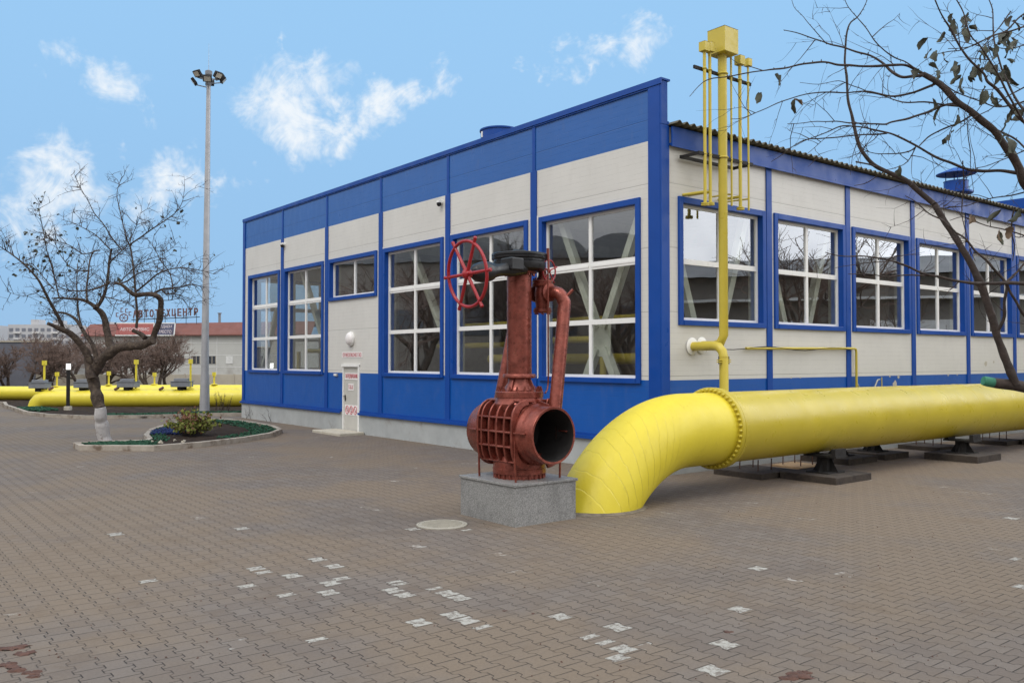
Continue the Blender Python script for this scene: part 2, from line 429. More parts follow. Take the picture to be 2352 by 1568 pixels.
opF=[(a+.02,b-.02,c+.02,d-.02) for a,b,c,d in WF]+[DOOR]
opR=[(a+.02,b-.02,c+.02,d-.02) for a,b,c,d in WR]
opL=[(a+.02,b-.02,1.70,5.13) for a,b,c,d in WR[:1]]
sides=[('facade',opF,0,LT,lambda h,z:(0,h,z),ZP,lambda h,z:(.14,h,z)),
       ('side',opR,0,LU,lambda h,z:(h,0,z),6.40,lambda h,z:(h,.14,z)),
       ('end',opL,0,LU,lambda h,z:(h,LT,z),6.40,lambda h,z:(h,LT-.14,z)),
       ('rear',[],0,LT,lambda h,z:(LU,h,z),ZP,lambda h,z:(LU-.14,h,z))]
for nm,op,h0,h1,mk,zt,mkin in sides:
    for ha,hb in (((0,DOOR[0]),(DOOR[1],LT)) if nm=='facade' else ((h0,h1),)): sheet(op,ha,hb,ZS,ZW,mk).build('lower_cladding','blue_clad',hall,0,fixn=False)
    top=ZB if zt>6.5 else zt
    sheet(op,h0,h1,ZW,top,mk).build('white_cladding','white_clad',hall,0,fixn=False)
    if zt>6.5: sheet(op,h0,h1,ZB,zt,mk).build('upper_cladding','blue_sky_sheen',hall,0,fixn=False)
    sheet(op,h0+.14,h1-.14,0,6.4,mkin).build('inner_lining','interior',hall,0,fixn=False)
    if nm=='facade':                                              # parapet inner skin
        MB().box(.08,.13,.0,LT,6.5,ZP-.01).build('parapet_back','blue_trim',hall,0)
# plinth + sill flashing
p=MB()
p.box(-.03,.13,-.03,DOOR[0],-.05,.585).box(-.03,.13,DOOR[1],LT+.03,-.05,.585).box(.13,LU,-.03,.13,-.05,.585).box(.13,LU,LT-.13,LT+.03,-.05,.585)
p.build('plinth','plinth',hall,0)
s=MB(); 
for a,b_ in ((-.07,DOOR[0]-.02),(DOOR[1]+.02,LT+.07)):
    s.box(-.085,0.02,a,b_,.585,.605).box(-.095,-.083,a,b_,.545,.607)
    s.box(-.028,-.004,a+.06,b_-.0,.605,.66)
s.box(.02,LU,-.085,.02,.585,.605).box(.0,LU,-.095,-.083,.545,.607)
s.build('sill_flashing','blue_trim',hall,0)
# parapet cap, corner trims, pilaster strips
MB().box(-.045,.20,-.05,LT+.03,ZP,ZP+.035).box(-.047,-.025,-.05,LT+.03,ZP-.075,ZP+.0).build('parapet_cap','blue_trim',hall,0)
MB().box(-.03,.0,.30,LT,ZP-.105,ZP-.085).build('cap_bead','blue_trim',hall,0)
c=MB(); c.box(-.03,.20,-.03,-.0,.61,6.42).box(-.03,-.0,-.0,.30,.61,ZP-.002).box(-.03,.155,-.03,.0,6.42,ZP-.001).box(.0,.155,.0,.03,6.5,ZP-.002)
c.box(.155,.20,-.03,.0,6.42,6.50)
c.build('corner_trim','blue_trim',hall,0,bevel=.012)
for tc in (3.633,6.941,10.243,13.55,16.86):
    MB().box(-.03,-.001,tc-.10,tc+.10,ZS,ZB).box(-.018,-.001,tc-.05,tc+.05,ZB,ZP-.09).build('pilaster_strip','blue_trim',hall,0,bevel=.006)
MB().box(-.03,-.001,20.17,LT+.02,.61,ZP-.002).build('pilaster_strip','blue_trim',hall,0)
for uc in (3.25,6.23,9.19,12.14,15.07):
    MB().box(uc-.09,uc+.09,-.03,-.001,ZS,6.06).build('pilaster_strip','blue_trim',hall,0,bevel=.006)
MB().box(17.83,LU+.02,-.03,-.001,ZS,6.06).build('pilaster_strip','blue_trim',hall,0)
# fascia + roof
MB().box(.2,LU,-.10,-.07,6.03,6.40).box(.2,LU,-.07,0,6.06,6.10).build('fascia','blue_trim',hall,0)
r=MB(); n=int((LU-.2)/.025); ys=[-.24,0,LT/2,LT,LT+.2]
for i in range(n+1):
    u=.16+i*.025; w=.032*math.sin(u*TAU/.2)
    for y in ys: r.v.append(Vector((u,y,6.46+w+(.052*(min(max(y,0),LT) if y<=LT/2 else LT-min(y,LT))))))
k=len(ys)
for i in range(n):
    for q in range(k-1): r.f.append((i*k+q,i*k+q+1,(i+1)*k+q+1,(i+1)*k+q))
roof=r.build('roof','roof_sheet',hall,60); mo=roof.modifiers.new('s','SOLIDIFY'); mo.thickness=.012
MB().box(.15,LU-.15,.14,LT-.14,6.32,6.36).build('ceiling','interior',hall,0)
MB().box(.14,LU-.14,.14,LT-.14,-.05,.02).build('hall_floor','interior_floor',hall,0)
MB().box(LU-.06,LU+.05,-.04,LT,ZP,ZP+.035).build('parapet_cap','blue_trim',hall,0)
MB().box(LU-.13,LU-.1,-.03,LT,6.5,ZP).build('parapet_back','blue_trim',hall,0)
# roof vents
v=MB(); v.lathe([(.30,6.5),(.30,7.12),(.47,7.14),(.47,7.19),(.34,7.21),(.34,7.50),(.355,7.51),(.32,7.51),(.32,7.2)],(14.85,1.5,.0),seg=32)
rv=v.build('roof_vent','blue_trim',hall)
v=MB(); v.lathe([(0,7.93),(.12,7.915),(.55,7.745),(.555,7.725),(.30,7.77),(0,7.79)],(14.85,1.5,0),seg=32)
for a in range(4): v.cyl((14.85+.28*math.cos(a*PI/2+.6),1.5+.28*math.sin(a*PI/2+.6),7.46),(14.85+.28*math.cos(a*PI/2+.6),1.5+.28*math.sin(a*PI/2+.6),7.80),.015,seg=6)
v.build('vent_cowl','blue_trim',rv)
v=MB(); v.lathe([(.5,6.6),(.5,8.2),(.545,8.22),(.545,8.58),(.575,8.59),(.575,8.63),(.53,8.63),(.50,8.2),(.3,7.9)],(3,8.78,0),seg=40)
rv=v.build('roof_vent','blue_trim',hall)
MB().box(2.445,2.465,8.86,8.92,8.38,8.54).build('vent_clip','pvc',rv)
# windows
def window(face,a,b_,z0,z1,rows,cols=2,thick=()):
    w=.115; dep=.045; rec=.135
    if face=='F': bx=lambda m,h0,h1,d0,d1,q0,q1: m.box(d0,d1,h0,h1,q0,q1)
    elif face=='R': bx=lambda m,h0,h1,d0,d1,q0,q1: m.box(h0,h1,d0,d1,q0,q1)
    else: bx=lambda m,h0,h1,d0,d1,q0,q1: m.box(h0,h1,LT-d1,LT-d0,q0,q1)
    m=MB()
    bx(m,a,a+w,-dep,rec,z0,z1); bx(m,b_-w,b_,-dep,rec,z0,z1)
    bx(m,a+w,b_-w,-dep,rec,z1-w,z1); bx(m,a+w,b_-w,-dep-.012,rec,z0,z0+w*.85)
    fr=m.build('window','blue_trim',hall,0,bevel=.006)
    s=MB(); sw=.055; A,Bb,Z0,Z1=a+w,b_-w,z0+w*.85,z1-w; d0,d1=.085,.13
    bx(s,A,A+sw,d0,d1,Z0,Z1); bx(s,Bb-sw,Bb,d0,d1,Z0,Z1); bx(s,A+sw,Bb-sw,d0,d1,Z1-sw,Z1); bx(s,A+sw,Bb-sw,d0,d1,Z0,Z0+sw)
    xs=[A+sw+(Bb-A-2*sw)*(i/cols) for i in range(cols+1)]
    for x in xs[1:-1]: bx(s,x-.04,x+.04,d0-.002,d1,Z0+sw,Z1-sw)
    for zr,hw in rows:
        for i in range(cols):
            x0=xs[i]+(.04 if i else 0); x1=xs[i+1]-(.04 if i<cols-1 else 0)
            bx(s,x0,x1,d0-.004,d1,zr-hw,zr+hw)
            if hw>.06: bx(s,x0,x1,d0-.016,d0-.004,zr-.028,zr+.014)
    s.build('sash','pvc',fr,0)
    gl=MB(); hA,hB=A+.02,Bb-.02; d=.112
    if face=='F': gl.quad((d,hA,Z0),(d,hB,Z0),(d,hB,Z1),(d,hA,Z1))
    elif face=='R': gl.quad((hA,d,Z0),(hB,d,Z0),(hB,d,Z1),(hA,d,Z1))
    else: gl.quad((hA,LT-d,Z0),(hB,LT-d,Z0),(hB,LT-d,Z1),(hA,LT-d,Z1))
    gl.build('pane','glass',fr,0,fixn=False)
    return fr
for i,(a,b_,z0,z1) in enumerate(WF): window('F',a,b_,z0,z1,[(3.99,.075),(2.86,.05)] if z0<2 else [])
for a,b_,z0,z1 in WR: window('R',a,b_,z0,z1,[(3.96,.05)])
for a,b_,z0,z1 in WR[:1]: window('E',a,b_,1.66,5.15,[(3.99,.07),(2.86,.05)])
for tc in (3.633,6.941,10.243): # white downpipe-like joint strips beside the pilasters
    MB().box(-.012,-.0015,tc+.105,tc+.128,ZW-.02,5.2).box(-.012,-.0015,tc-.128,tc-.105,ZW-.02,5.2).build('joint_strip','pvc',hall,0)
# door
d=MB(); d.box(.02,.06,DOOR[0]+.09,DOOR[1]-.06,.03,DOOR[3]-.06)
dr=d.build('door','door',hall,0,bevel=.004)
m=MB(); m.box(-.035,.06,DOOR[0],DOOR[0]+.085,.0,DOOR[3]).box(-.02,.06,DOOR[1]-.055,DOOR[1],.0,DOOR[3]).box(-.045,.06,DOOR[0],DOOR[1]+.03,DOOR[3]-.055,DOOR[3]+.02).box(-.0,.06,DOOR[0]+.085,DOOR[1]-.055,.0,.028)
m.build('door_frame','pvc',dr,0)
m=MB(); m.box(.008,.02,DOOR[1]-.15,DOOR[1]-.10,.90,1.08).tube([(.012,DOOR[1]-.125,1.04),(-.035,DOOR[1]-.125,1.04),(-.035,DOOR[1]-.24,1.04)],.011,8)
m.box(-.03,.01,DOOR[1]-.105,DOOR[1]-.085,1.03,1.05)
m.build('handle','black_steel',dr)
# steel inside: columns and braces
for uc in (3.25,6.23,9.19,12.14,15.07):
    MB().box(uc-.11,uc+.11,.22,.42,.02,6.3).build('column','steel_cream',hall,0)
    MB().box(uc-.11,uc+.11,LT-.42,LT-.22,.02,6.3).build('column','steel_cream',hall,0)
for tc in (3.633,6.941,10.243,13.55,16.86):
    MB().box(.22,.42,tc-.11,tc+.11,.02,6.3).build('column','steel_cream',hall,0)
def brace(p,q,name='brace'): MB().bar(p,q,.15,.15).build(name,'steel_cream',hall,0)
for t0,zc in ((1.95,2.55),):
    for sg in (-1,1):
        brace((.36,t0+sg*.10,zc+.2),(.36,t0+sg*1.5,5.75)); brace((.36,t0+sg*.10,zc-.2),(.36,t0+sg*1.28,.1))
    MB().box(.34,.38,t0-.28,t0+.28,zc-.38,zc+.38).build('gusset_plate','steel_cream',hall,0,bevel=.02)
for u0 in (1.72,4.72):
    for sg in (-1,1): brace((u0+sg*.1,.36,1.85),(u0+sg*1.3,.36,5.3))
brace((.4,7.4,2.3),(.4,9.6,5.6)); brace((.4,14.0,1.9),(.4,16.4,5.4)); brace((.4,19.4,1.9),(.4,17.4,5.2)); brace((13,LT-.35,1.7),(10.2,LT-.35,5.5)); brace((4.2,LT-.35,1.9),(5.9,LT-.35,5.5))
for tt in (4,8,12,16): MB().box(.3,LU-.3,tt-.08,tt+.08,5.95,6.25).build('roof_beam','steel_cream',hall,0)
MB().box(9.0,9.15,.6,LT-6,.02,5.6).build('partition','shed_dark',hall,0)
# yellow piping inside the hall
def ipipe(label,pts,r): tag(MB().tube(pts,r,12).build('indoor_pipe','yellow_thin',smooth=40),label,'pipe','yellow pipes inside the hall')
ipipe('thin yellow pipe inside the hall running across the middle of the windows',[B(1.2,-0+.9,3.0),B(1.2,8,3.0)],.06)
ipipe('thicker yellow pipe inside the hall running low behind the largest corner window',[B(1.5,.9,2.13),B(1.5,7.2,2.13)],.12)
ipipe('yellow pipe inside the hall bending down to the floor behind the corner window',[B(1.0,4.2,2.55),B(1.0,2.85,2.55),B(1.0,2.62,2.52),B(1.0,2.55,2.4),B(1.0,2.55,.1)],.075)
ipipe('yellow pipe inside the hall seen through the window left of the handwheel',[B(2.0,7.2,2.5),B(2.0,10.4,2.5)],.08)
ipipe('yellow pipe inside the hall behind the two leftmost tall windows',[B(2.2,14,2.45),B(2.2,19.6,2.45)],.08)
ipipe('yellow riser inside the hall behind the leftmost tall window',[B(1.2,18.2,2.4),B(1.2,18.2,.1)],.07)
# ------------------------------------------------------------------ things on the facade
def sign_plate(name,t0,t1,z0,z1,u,label,cat='sign'):
    o=bthing(name,u,(t0+t1)/2,label,cat,z=(z0+z1)/2)
    MB().box(-.006,0,-(t1-t0)/2,(t1-t0)/2,-(z1-z0)/2,(z1-z0)/2).build('plate','sign_white',o,0)
    return o
o=sign_plate('hazard_sign',11.28,12.53,2.17,2.34,-.003,'white sign with red words above the grey hall door')
text_obj('lettering','ОГНЕОПАСНО ГАЗ',.115,1.13,'sign_red',o,(-.009,0,0),-PI/2,.003,.008)
o=sign_plate('hall_name_sign',11.56,12.37,1.53,1.73,.017,'white sign with a line of narrow red words, uppermost on the grey door')
text_obj('lettering','ЗАЛ РЕДУЦИРОВАНИЯ',.145,.73,'sign_red',o,(-.009,0,0),-PI/2,.003,.0)
o=sign_plate('zone_class_sign',11.83,12.17,1.22,1.42,.017,'small white sign with dark red letters and digits in the middle of the grey door')
text_obj('lettering','Г-В-1А',.125,.26,'sign_red',o,(-.009,0,0),-PI/2,.003,.0)
o=sign_plate('prohibition_sign',11.58,12.36,.50,.80,.017,'white sign with three round red prohibition symbols, lowest on the grey door')
for k in (-1,0,1):
    m=MB(); yc=k*.245
    m.tube([(-.010,yc+.092*math.cos(a),.125*math.sin(a)*.9) for a in [TAU*i/28 for i in range(28)]],.010,6,closed=True)
    m.bar((-.010,yc+.065,.078),(-.010,yc-.065,-.078),.006,.014,up=(1,0,0)); m.build('prohibition_ring','sign_red',o)
    m=MB()
    if k==0: m.cyl((-.009,yc,.062),(-.007,yc,.062),.016,seg=10).box(-.009,-.007,yc-.018,yc+.018,-.02,.044).box(-.009,-.007,yc-.02,yc-.003,-.075,-.02).box(-.009,-.007,yc+.006,yc+.022,-.072,-.02)
    elif k==1: m.bar((-.008,yc+.04,-.04),(-.008,yc-.035,.0),.003,.015,up=(1,0,0)); m.tube([(-.008,yc-.03,.01),(-.008,yc-.02,.045),(-.008,yc+.0,.065)],.007,5)
    else: m.blob((-.008,yc,-.02),(.002,.03,.045),1,.2)
    m.build('pictogram','sign_grey',o)
o=bthing('wall_lamp',0,11.96,'round white bulkhead lamp on the wall above the red and white sign','lamp',z=2.72)
MB().lathe([(.205,0),(.215,.03),(.205,.06)],(0,0,0),(-1,0,0),32).build('lamp_rim','pvc',o,40)
MB().lathe([(.185,.06),(.17,.10),(.12,.135),(.05,.15),(0,.152)],(0,0,0),(-1,0,0),32).build('lamp_shade','sign_white',o,60)
for t,z,lab in ((7.22,5.97,'white dome camera high on the wall beside the pilaster left of the red handwheel'),(16.70,5.92,'white dome camera high on the wall beside the pilaster between the two leftmost tall windows')):
    o=bthing('security_camera',0,t,lab,'camera','dome cameras on the facade',z=z)
    MB().cyl((0,0,.05),(-.10,0,.05),.055,seg=16).box(-.13,-.02,-.05,.05,.03,.09).build('mount','pvc',o,40)
    MB().lathe([(0,-.075),(.04,-.06),(.06,-.02),(.06,.02)],(-.09,0,.01),(0,0,1),16).build('lens_dome','black_paint',o,60)
o=bthing('junction_box',0,12.887,'small grey junction box on the blue band left of the hall door','box',z=1.665)
MB().box(-.05,0,-.10,.10,-.04,.04).build('housing','galv',o,0,bevel=.008); MB().box(-.056,-.05,-.085,.085,-.028,.028).build('cover','pvc',o,0)
o=bthing('door_step',-.40,11.85,'low worn concrete slab laid as a step before the hall door','step')
m=MB(); m.box(-.42,.36,-.78,.95,-.02,.075); m.build('slab','conc_light',o,0,bevel=.02)
# gas conduit and hose on the right wall
m=MB(); m.tube([B(2.39,-.07,2.335),B(6.36,-.07,2.365),B(6.43,-.07,2.35),B(6.45,-.07,2.28),B(6.45,-.07,.3)],.028,10)
tag(m.build('gas_line','yellow_thin',smooth=40),'thin yellow line along the right wall that turns down at the second pilaster','pipe')
m=MB(); m.tube([B(1.25+i*.35,-.09-.0*i,2.36-.035*math.sin(i*.9)-.02) for i in range(15)],.008,6)
tag(m.build('cable','black_steel',smooth=40),'thin dark cable drooping along the thin yellow line on the right wall','cable')
m=MB(); m.tube([B(6.46+.95*i/10,-.10,1.55-.42*math.sin(PI*min(1,(i/10)*1.15))+.10*(i/10)) for i in range(11)],.016,6)
tag(m.build('hose','rope',smooth=40),'pale hose hanging in a loop on the blue band of the right wall','hose')
m=MB(); m.cyl(B(7.5,-.10,1.30),B(7.5,-.10,1.42),.045,seg=10).cyl(B(7.5,-.10,1.42),B(7.5,-.10,1.70),.012,seg=6)
tag(m.build('gas_tap','yellow_thin',smooth=40),'small yellow tap hanging beside the pale hose on the right wall','tap')
for u,z,w in ((4.02,1.73,.07),(4.35,1.73,.06),(8.05,1.72,.09),(8.28,1.53,.24),(8.45,1.70,.12),(11.0,1.71,.09),(11.5,1.71,.08),(13.2,2.0,.2),(13.7,2.05,.1)):
    n=9; MB().poly([(u+w*.5*math.cos(TAU*i/n)*random.uniform(.6,1.1),-.003,z+w*.35*math.sin(TAU*i/n)*random.uniform(.5,1.2)) for i in range(n)]).build('paint_chip','conc_light',hall,0)
# ------------------------------------------------------------------ vents on the right wall
def square_head(parent,c,w,h,mat='yellow_thin'):
    x,y,z=c; m=MB(); m.box(x-w/2,x+w/2,y-w/2,y+w/2,z,z+h)
    n=len(m.v); a=w/2; m.v+=[Vector((x-a*1.03,y-a*1.03,z+h)),Vector((x+a*1.03,y-a*1.03,z+h)),Vector((x+a*1.03,y+a*1.03,z+h)),Vector((x-a*1.03,y+a*1.03,z+h)),Vector((x,y,z+h*1.10))]
    m.f+=[(n,n+1,n+4),(n+1,n+2,n+4),(n+2,n+3,n+4),(n+3,n,n+4)]
    return m.build('vent_head',mat,parent,0,bevel=.004)
o=bthing('tall_vent_stack',1.125,-.515,'tallest yellow vent stack with a big square head beside the right wall','vent')
m=MB(); m.tube([(-.02,.515,2.38),(-.02,.20,2.38),(-.012,.07,2.42),(0,0,2.56),(0,0,7.86)],.083,20); m.build('pipe','yellow_thin',o,40)
square_head(o,(.02,0,7.80),.40,.46)
MB().lathe([(.10,-.015),(.11,0),(.10,.015)],(0,0,5.87),seg=20).lathe([(.10,-.015),(.11,0),(.10,.015)],(0,0,7.44),seg=20).lathe([(.086,-.01),(.088,0),(.086,.01)],(0,0,4.85),seg=20).build('clamp_ring','yellow_thin',o)
MB().lathe([(.13,0),(.15,.01),(.16,.02),(.13,.035)],(-.02,.515,2.38),(0,-1,0),20).build('foam_collar','pvc',o)
o=bthing('gas_outlet_pipe',.822,-.752,'yellow pipe that leaves the right wall and bends down behind the big pipe','pipe')
m=MB(); m.tube([(0,.752,2.36),(0,.22,2.36),(0,.11,2.34),(0,.03,2.26),(0,0,2.14),(0,0,1.22),(0,-.05,1.09),(0,-.16,1.02),(0,-.50,1.0)],.083,20); m.build('pipe','yellow_thin',o,40)
MB().lathe([(.12,0),(.15,.012),(.165,.025),(.12,.045)],(0,.752,2.36),(0,-1,0),22).build('foam_collar','pvc',o)
m=MB(); m.lathe([(.085,-.004),(.09,0),(.085,.004)],(0,0,2.16),seg=20)
m.box(-.17,-.08,-.03,.03,2.06,2.075).box(.08,.17,-.03,.03,2.06,2.075).box(-.17,-.08,-.03,.03,2.095,2.11).box(.08,.17,-.03,.03,2.095,2.11)
m.build('clamp','yellow_thin',o)
m=MB(); m.cyl((-.145,0,2.03),(-.145,0,2.17),.009,seg=8).cyl((.145,0,2.03),(.145,0,2.17),.009,seg=8); m.build('clamp_bolt','black_steel',o)
o=bthing('pipe_bracket',1.24,-.5,'black angle iron frame standing out from the right wall around the thin vents','bracket')
m=MB(); zf=5.87
m.box(-.80,.80,-.022,.022,zf-.03,zf+.03).box(-.80,.80,.40,.44,zf-.03,zf+.03).box(-.80,-.755,.022,.40,zf-.025,zf+.025).box(.755,.80,.022,.40,zf-.025,zf+.025)
m.build('frame','black_steel',o,0); MB().box(-.86,.82,.025,.06,7.41,7.47).build('top_rail','black_steel',o,0)
spec=[(.61,7.77,4.95,.030,'outermost left thin yellow vent pipe with a square head on the right wall'),(.76,7.79,4.97,.030,'second thin yellow vent pipe from the left, close beside the tall stack'),(1.385,7.86,5.0,.020,'thinnest yellow vent pipe just right of the tall stack'),(1.648,7.74,4.98,.033,'thicker of the yellow vent pipes right of the tall stack'),(1.904,7.77,4.97,.020,'outermost right thin yellow vent pipe on the right wall')]
for u,zt,zb,r_,lab in spec:
    o=bthing('thin_vent_pipe',u,-.515,lab,'vent','thin vents on the right wall')
    MB().cyl((0,0,zb),(0,0,zt),r_,seg=12).build('pipe','yellow_thin',o,40)
    square_head(o,(0,0,zt-.02),.115 if r_<.025 else .145,.14 if r_<.025 else .17)
    MB().lathe([(r_+.002,-.012),(r_+.012,0),(r_+.002,.012)],(0,0,5.87),seg=12).lathe([(r_+.002,-.02),(r_+.018,0),(r_+.002,.02)],(0,0,7.44),seg=12).build('clamp_ring','yellow_thin',o)
    if r_>.025: MB().lathe([(.075,0),(.075,.02),(r_,.03)],(0,0,zb),seg=16).lathe([(.075,-.01),(.075,-.03),(.02,-.035)],(0,0,zb),seg=16).build('blank_flange','yellow_thin',o)
    MB().tube([(0,0,zb+.22),(0,.515,zb+.24)],.030 if r_>.025 else .016,10).build('wall_branch','yellow_thin',o,40)
# ------------------------------------------------------------------ big yellow pipe
R=.573; TA=-1.731; ZC=1.008; UB=-1.454; RB=2.21
big=bthing('gas_main',0,TA,'huge yellow gas main rising out of the paving and running along the right wall','pipe')
UF=-.72
m=MB(); m.tube([(UF+.05,0,ZC),(4,0,ZC),(12,0,ZC-.03),(22,0,ZC-.06),(34,0,ZC-.1)],R,72); m.build('straight_pipe','yellow',big,60)
pts=[(UF-.05,0,ZC),(UF-.35,0,ZC)]+[(UB-RB*math.sin(a),0,ZC-RB*(1-math.cos(a))) for a in [math.radians(75)*i/40 for i in range(41)]]
m=MB(); m.tube(pts,R,72); m.build('bend','yellow_wrapped',big,60)
m=MB(); m.lathe([(R+.0,-.09),(R+.075,-.075),(R+.082,-.065),(R+.082,-.008),(R+.07,-.004),(R+.05,0),(R+.07,.004),(R+.078,.008),(R+.078,.06),(R+.05,.07),(R+.0,.085)],(UF,0,ZC),(1,0,0),96); fl=m.build('flange','yellow',big,35)
bolt=None; NB=46
for k in range(NB):
    a=TAU*k/NB; y,z=(R+.042)*math.cos(a),(R+.042)*math.sin(a)
    if bolt is None:
        bolt=MB().lathe([(.026,0),(.026,.03),(.019,.045),(.012,.05),(0,.052)],(0,0,0),(-1,0,0),10).build('bolt','yellow',fl,40,loc=(UF-.07,y,ZC+z))
    else: clone(bolt,loc=(UF-.07,y,ZC+z))
for k in range(NB):
    a=TAU*k/NB; y,z=(R+.04)*math.cos(a),(R+.04)*math.sin(a); clone(bolt,loc=(UF+.055,y,ZC+z),rot=(0,0,PI))
MB().lathe([(R-.001,-.02),(R+.004,-.006),(R+.004,.006),(R-.001,.02)],(7.6,0,ZC-.012),(1,0,0),72).lathe([(R-.001,-.02),(R+.004,-.006),(R+.004,.006),(R-.001,.02)],(5.2,0,ZC-.004),(1,0,0),72).build('weld_seam','yellow',big)
m=MB(); uc=-3.309; N=64; ri=[]; 
for k in range(N):
    a=TAU*k/N; w_=.05+.07*abs(noise.noise(Vector((math.cos(a)*2.2,math.sin(a)*2.2,3))))+.03*random.random()
    ri.append(((uc+.66*math.cos(a),.55*math.sin(a),.03),(uc+(.69+w_)*math.cos(a),(.58+w_)*math.sin(a),.003)))
for k in range(N): m.quad(ri[k][0],ri[k][1],ri[(k+1)%N][1],ri[(k+1)%N][0])
m.build('mortar_collar','mortar',big,60)
# supports
def pad(u0,u1,t0,t1,h,label,stand=None,rods=False,mat='pad'):
    o=bthing('support_pad',(u0+u1)/2,(t0+t1)/2,label,'support','footings under the gas main')
    w,l=(u1-u0)/2,(t1-t0)/2
    MB().box(-w,w,-l,l,-.02,h).build('slab',mat,o,0,bevel=.012)
    if stand:
        m=MB(); zs=stand
        m.box(-.26,.26,-.22,.22,h,h+.02).box(-.11,.11,-.10,.10,h+.02,zs-.05)
        for sg in (-1,1):
            m.poly([(sg*.012-.0,-.24,h+.02),(sg*.012,.24,h+.02),(sg*.012,.11,zs-.08),(sg*.012,-.11,zs-.08)])
            m.poly([(-.24,sg*.012,h+.02),(.24,sg*.012,h+.02),(.11,sg*.012,zs-.08),(-.11,sg*.012,zs-.08)])
        m.box(-.18,.18,-.32,.32,zs-.05,zs-.02); m.build('stand','black_steel',o,0)
        m=MB(); m.box(-.17,.17,-.30,-.22,zs-.02,zs+.10).box(-.17,.17,.22,.30,zs-.02,zs+.10); m.build('saddle','black_steel',o,0)
    if rods:
        m=MB()
        for x,y in ((-.2,-.2),(.2,-.2),(.2,.2),(-.2,.2)): m.cyl((x,y,h),(x+.01,y,h+.20),.011,seg=6)
        m.build('anchor_rods','dirt_clod',o)
    return o
pad(.95,2.05,-1.45,-.40,.10,'dark concrete pad with four bare anchor rods nearest the flange',rods=True)
pad(1.42,2.55,-2.60,-1.50,.12,'nearest dark pad with a black steel stand directly under the gas main',stand=.45)
pad(2.80,3.55,-1.05,-.35,.04,'small low tan slab with rusty rods lying behind the nearest stand',rods=True,mat='wood')
pad(4.10,5.20,-1.25,-.15,.12,'dark pad with a short black stand just behind the nearest stand',stand=.40)
pad(5.50,6.50,-1.25,-.15,.12,'dark pad with a short stand seen alone between the two front stands',stand=.40)
pad(8.10,9.10,-1.15,-.15,.10,'low muddy pad with rods and timber left of the second front stand',rods=True)
pad(6.45,7.55,-2.70,-1.60,.14,'second front dark pad with a black stand under the gas main',stand=.44)
pad(10.8,11.8,-1.5,-.5,.10,'muddy far pad with rods half hidden behind the second front stand',rods=True)
pad(11.4,12.5,-2.70,-1.60,.14,'third front pad with a black stand at the right edge under the gas main',stand=.42)
pad(16.4,17.5,-2.70,-1.60,.14,'farthest pad with a black stand under the gas main beyond the right edge',stand=.38)
# ------------------------------------------------------------------ valve monument
ped=bthing('granite_plinth',-4.6,-1.55,'grey polished granite block carrying the old copper coloured valve','plinth')
MB().box(-.515,.515,-.60,.60,-.02,.50).build('block','granite',ped,0,bevel=.006)
m=MB(); m.box(-.535,-.002,-.62,.62,.502,.535).box(.002,.535,-.62,.62,.502,.535); m.build('cap_slab','granite',ped,0,bevel=.004)
val=bthing('gate_valve',-4.6,-1.59,'large copper coloured gate valve with black gearbox and red handwheel on a granite block','valve')
ZT=1.135
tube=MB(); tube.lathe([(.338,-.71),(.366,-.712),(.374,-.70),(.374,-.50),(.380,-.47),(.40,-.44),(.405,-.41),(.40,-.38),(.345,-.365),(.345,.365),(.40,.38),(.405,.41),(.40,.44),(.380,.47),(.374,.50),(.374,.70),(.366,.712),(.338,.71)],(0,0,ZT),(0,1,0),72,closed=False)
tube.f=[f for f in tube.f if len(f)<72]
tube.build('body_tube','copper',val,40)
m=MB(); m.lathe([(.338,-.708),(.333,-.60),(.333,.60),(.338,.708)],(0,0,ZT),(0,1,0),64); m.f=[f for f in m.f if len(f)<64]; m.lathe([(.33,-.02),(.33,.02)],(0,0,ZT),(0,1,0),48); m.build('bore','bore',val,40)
# ribbed cage: superellipse section in x-z, swept along y
def se(ph,a,b_,n=3.4):
    c,s_=math.cos(ph),math.sin(ph); k=2/n
    return Vector((math.copysign(abs(c)**k*a,c),0,math.copysign(abs(s_)**k*b_,s_)))
core=MB(); NS=64; N0=len(core.v); ysec=[-.40,-.36,-.15,.15,.36,.40]; sc=[.93,1,1.03,1.03,1,.93]
for y,k in zip(ysec,sc):
    for q in range(NS):
        p_=se(TAU*q/NS,.335*k,.40*k); core.v.append(Vector((p_.x,y,ZT+p_.z)))
for i in range(len(ysec)-1):
    for q in range(NS):
        q2=(q+1)%NS; core.f.append((i*NS+q,i*NS+q2,(i+1)*NS+q2,(i+1)*NS+q))
core.build('body_core','copper',val,40)
def ribstrip(b,pts,w,seg=10):
    b.tube(pts,w,seg)
cage=MB()
for yk,ra in ((-.375,1.10),(-.205,1.07),(-.04,1.07),(.125,1.07),(.29,1.07),(.375,1.08)):
    for side in (0,PI):
        prev=[]
        for i in range(19):
            ph=side+math.radians(-78+156*i/18); prev.append((ph,))
        n0=len(cage.v); hw=.017 if abs(yk)<.3 else .022
        for (ph,) in prev:
            pi_=se(ph,.348,.39); po=se(ph,.405*ra,.425*ra)
            for y,pp in ((yk-hw,pi_),(yk-hw*.75,po),(yk+hw*.75,po),(yk+hw,pi_)): cage.v.append(Vector((pp.x,y,ZT+pp.z)))
        for i in range(18):
            for q in range(4):
                q2=(q+1)%4; cage.f.append((n0+i*4+q,n0+i*4+q2,n0+(i+1)*4+q2,n0+(i+1)*4+q))
        cage.f.append((n0,n0+1,n0+2,n0+3)); cage.f.append(tuple(n0+18*4+q for q in range(4)))
